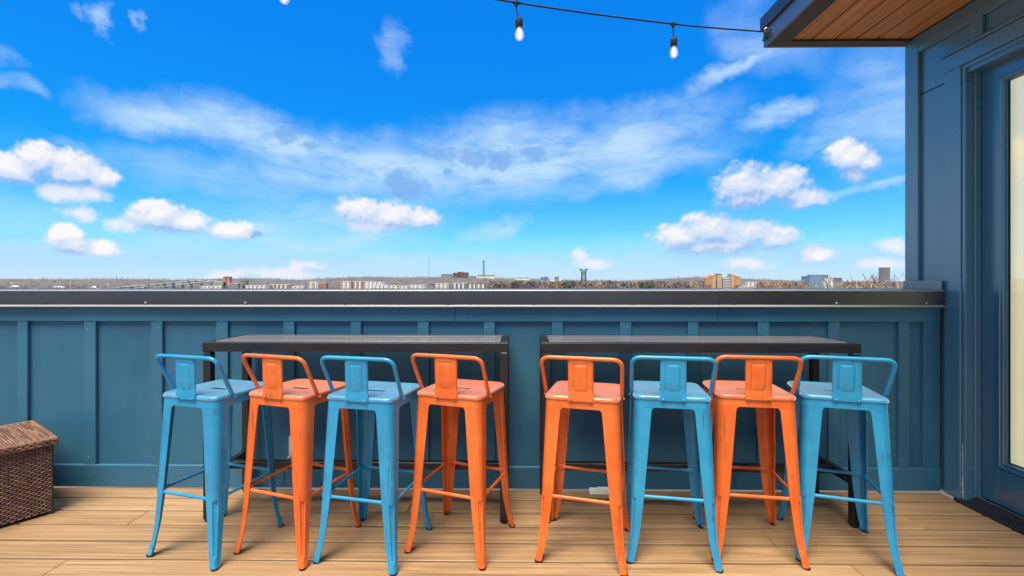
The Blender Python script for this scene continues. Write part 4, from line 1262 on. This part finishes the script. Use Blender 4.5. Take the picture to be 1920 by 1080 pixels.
# ---- masts, poles, lattice tower
def pole(name, label, px, pyt, D, r, m, group=None, cross=False, cat='pole'):
    q = far(px, 532, D); top = far(px, pyt, D)
    t = thing(name, label, cat, (q.x, q.y, GZ), 0, group)
    h = top.z - GZ
    MB().tube([(0, 0, 0), (0, 0, h)], [r, r * .6], 6).build('shaft', BM[m], t)
    if cross:
        for dz in (1.0, 2.6):
            MB().box(-2.0, 2.0, -.12, .12, h - dz - .15, h - dz + .15).build('cross_arm', BM[m], t)
    return t, h
pole('utility_pole', 'pale pole standing at the far left edge of the view', 22, 528, 520, .34, 'pale_steel', cross=True)
pole('utility_pole', 'tall pale pole standing left of the low bungalow', 132, 527, 520, .42, 'pale_steel')
pole('utility_pole', 'pale pole right of the gabled white cottage', 203, 530, 520, .34, 'pale_steel', cross=True)
pole('utility_pole', 'thin pale pole between the low sheds and the green stair bay', 564, 530, 520, .3, 'pale_steel')
pole('utility_pole', 'thick pale pole standing left of the apartment tower', 1316.5, 520.5, 520, .55, 'pale_steel')
pole('utility_pole', 'dark pole standing in front of the olive apartment block', 910, 520, 520, .28, 'dark_steel', cross=True)
pole('radio_mast', 'very thin tall mast rising from the ridge left of the brick block', 804, 476, 3000, 1.2, 'dark_steel', cat='mast')
pole('radio_mast', 'short mast on the ridge at the left of the view', 218, 514, 2600, 1.1, 'dark_steel', cat='mast')
def lattice(mb, w0, w1, z0, z1, n_, r):
    for k in range(n_):
        ta, tb = k / n_, (k + 1) / n_
        wa, wb_ = w0 + (w1 - w0) * ta, w0 + (w1 - w0) * tb
        za, zb = z0 + (z1 - z0) * ta, z0 + (z1 - z0) * tb
        cr = [(1, 1), (-1, 1), (-1, -1), (1, -1)]
        for i in range(4):
            a, b_ = cr[i], cr[(i + 1) % 4]
            mb.tube([(a[0] * wa, a[1] * wa, za), (a[0] * wb_, a[1] * wb_, zb)], r, 4, False)
            mb.tube([(a[0] * wa, a[1] * wa, za), (b_[0] * wb_, b_[1] * wb_, zb)], r * .7, 4, False)
            mb.tube([(a[0] * wb_, a[1] * wb_, zb), (b_[0] * wb_, b_[1] * wb_, zb)], r * .7, 4, False)
q = far(907, 532, 2900); top = far(907, 488.5, 2900)
rt = thing('radio_tower', 'slim dark radio tower with a round head above the ridge', 'tower', (q.x, q.y, GZ))
mb = MB(); h = top.z - GZ
lattice(mb, 7, 2.2, 60, h - 14, 9, .8); mb.tube([(0, 0, h - 14), (0, 0, h)], .8, 5)
mb.build('lattice_shaft', BM['dark_steel'], rt)
MB().lathe([(1, h - 12), (5.5, h - 10), (6, h - 5), (3, h - 2), (.5, h - 1)], 10).build('antenna_head', BM['dark_steel'], rt)
MB().lathe([(1, h - 34), (4, h - 32), (4, h - 27), (1, h - 25)], 8).build('antenna_ring', BM['dark_steel'], rt)
q = far(1094.5, 532, 1500); top = far(1094.5, 504, 1500)
lt = thing('pylon', 'steel lattice pylon with flared forked head on the skyline', 'pylon', (q.x, q.y, GZ))
mb = MB(); h = top.z - GZ
lattice(mb, 9.5, 6.0, 0, h - 20, 6, .9)
lattice(mb, 6.0, 7.0, h - 20, h - 10, 2, .8)
mb.build('lattice_body', BM['dark_steel'], lt)
hd_ = MB()
for sx in (-1, 1):
    hd_.tube([(sx * 5.5, 0, h - 12), (sx * 13, 0, h)], 1.1, 4); hd_.tube([(0, 0, h - 10), (sx * 13, 0, h)], .9, 4); hd_.tube([(0, 0, h - 4), (sx * 13, 0, h)], .8, 4)
    hd_.tube([(sx * 5.5, 0, h - 12), (0, 0, h - 3)], .5, 4); hd_.tube([(sx * 9, 0, h - 6), (sx * 3, 0, h - 2)], .4, 4)
hd_.build('forked_head', BM['dark_steel'], lt)

# ---- single bare trees one can tell apart
BARK = plain('bare_bark', (0.24, 0.165, 0.105), .25, 1.5)
PALE_BARK = plain('pale_bark', (0.42, 0.37, 0.29), .2, 1.5)
def bare_tree(label, px, pyt, D, m, spread=.45, seed=1, group=None):
    rn = random.Random(seed)
    q = far(px, 532, D); h = far(px, pyt, D).z - GZ
    t = thing('bare_tree', label, 'tree', (q.x, q.y, GZ), rn.uniform(0, 6), group)
    tk, cr = MB(), MB()
    def grow(mb, p_, d_, L, r, lev):
        pts = [p_]; dd = d_.copy()
        for k in range(3):
            dd = (dd + Vector((rn.uniform(-1, 1), rn.uniform(-1, 1), rn.uniform(-.3, .6))) * .16).normalized()
            pts.append(pts[-1] + dd * L / 3)
        mb.tube(pts, [max(q_, h * .0021) for q_ in (r, r * .8, r * .65, r * .45)], 5 if lev < 2 else 3, False)
        if lev >= 5: return
        for k in range(4 if lev < 2 else 3 if lev < 4 else 2):
            t_ = rn.choice((1, 2, 3, 3))
            nd = (dd + Vector((rn.uniform(-1, 1), rn.uniform(-1, 1), rn.uniform(-.1, .7))) * (spread + .35)).normalized()
            grow(cr, pts[t_], nd, L * rn.uniform(.66, .86), r * .55, lev + 1)
    grow(tk, Vector((0, 0, 0)), Vector((0, 0, 1)), h * .30, h * .016, 0)
    tk.build('trunk', m, t, smooth=True)
    c_ = cr.build('crown', m, t)
    zmax = max(v[2] for v in cr.v)
    s = h / zmax
    for o_ in (t,): o_.scale = (s, s, s)
    return t
bare_tree('tall bare tree left of the lone grey tower block', 1641, 503, 70, BARK, .75, 4)
bare_tree('broad bare tree whose twigs cross the foot of the grey tower block', 1668, 508, 76, BARK, .8, 77)
bare_tree('bare pale tree in front of the lone grey tower block', 1660, 512, 62, PALE_BARK, .5, 9)
bare_tree('bare grey tree close beside the house corner', 1686, 511, 66, BARK, .5, 14)
bare_tree('low bushy bare tree left of the tall bare tree', 1612, 524, 74, BARK, .7, 21)
bare_tree('small pale bare tree touching the house corner above the cap', 1700, 526, 58, PALE_BARK, .7, 33)
bare_tree('thin bare tree right of the glass office building', 1592, 519, 90, PALE_BARK, .35, 41)
bare_tree('lone bare tree sticking up left of the glass office building', 1494, 515, 150, BARK, .45, 52)
bare_tree('pale bare tree standing in front of the glass office building', 1553, 528, 95, PALE_BARK, .6, 61)
GREENS = [(1109, 533, 430, 'dark green evergreen below the lattice pylon'), (421, 529, 700, 'dark evergreen below the small salmon tower block'), (457, 533, 700, 'dark evergreen left of the cream hall'), (1134, 533, 520, 'dark evergreen right of the pylon among brown trees'), (1176, 530, 600, 'dark evergreen on the skyline among brown trees')]
for k, (px, py, D, lab) in enumerate(GREENS):
    q = far(px, 532, D); h = far(px, py, D).z - GZ
    t = thing('evergreen_tree', lab, 'tree', (q.x, q.y, GZ))
    MB().tube([(0, 0, 0), (0, 0, h * .5)], [.35, .2], 6).build('trunk', BARK, t)
    cr = MB()
    for j in range(420):
        z = h * wr.uniform(.15, 1); rr = max(.3, h * .30 * (1 - (z / h) ** 2)) * math.sqrt(wr.random()); a = wr.uniform(0, 6.28)
        c_ = Vector((rr * math.cos(a), rr * math.sin(a), z)); s = h * .06
        cr.add([c_ + Vector((wr.uniform(-s, s), wr.uniform(-s, s), wr.uniform(-s, s))) for _ in range(3)], [(0, 1, 2)])
    cr.build('crown', W_MATS[3], t)
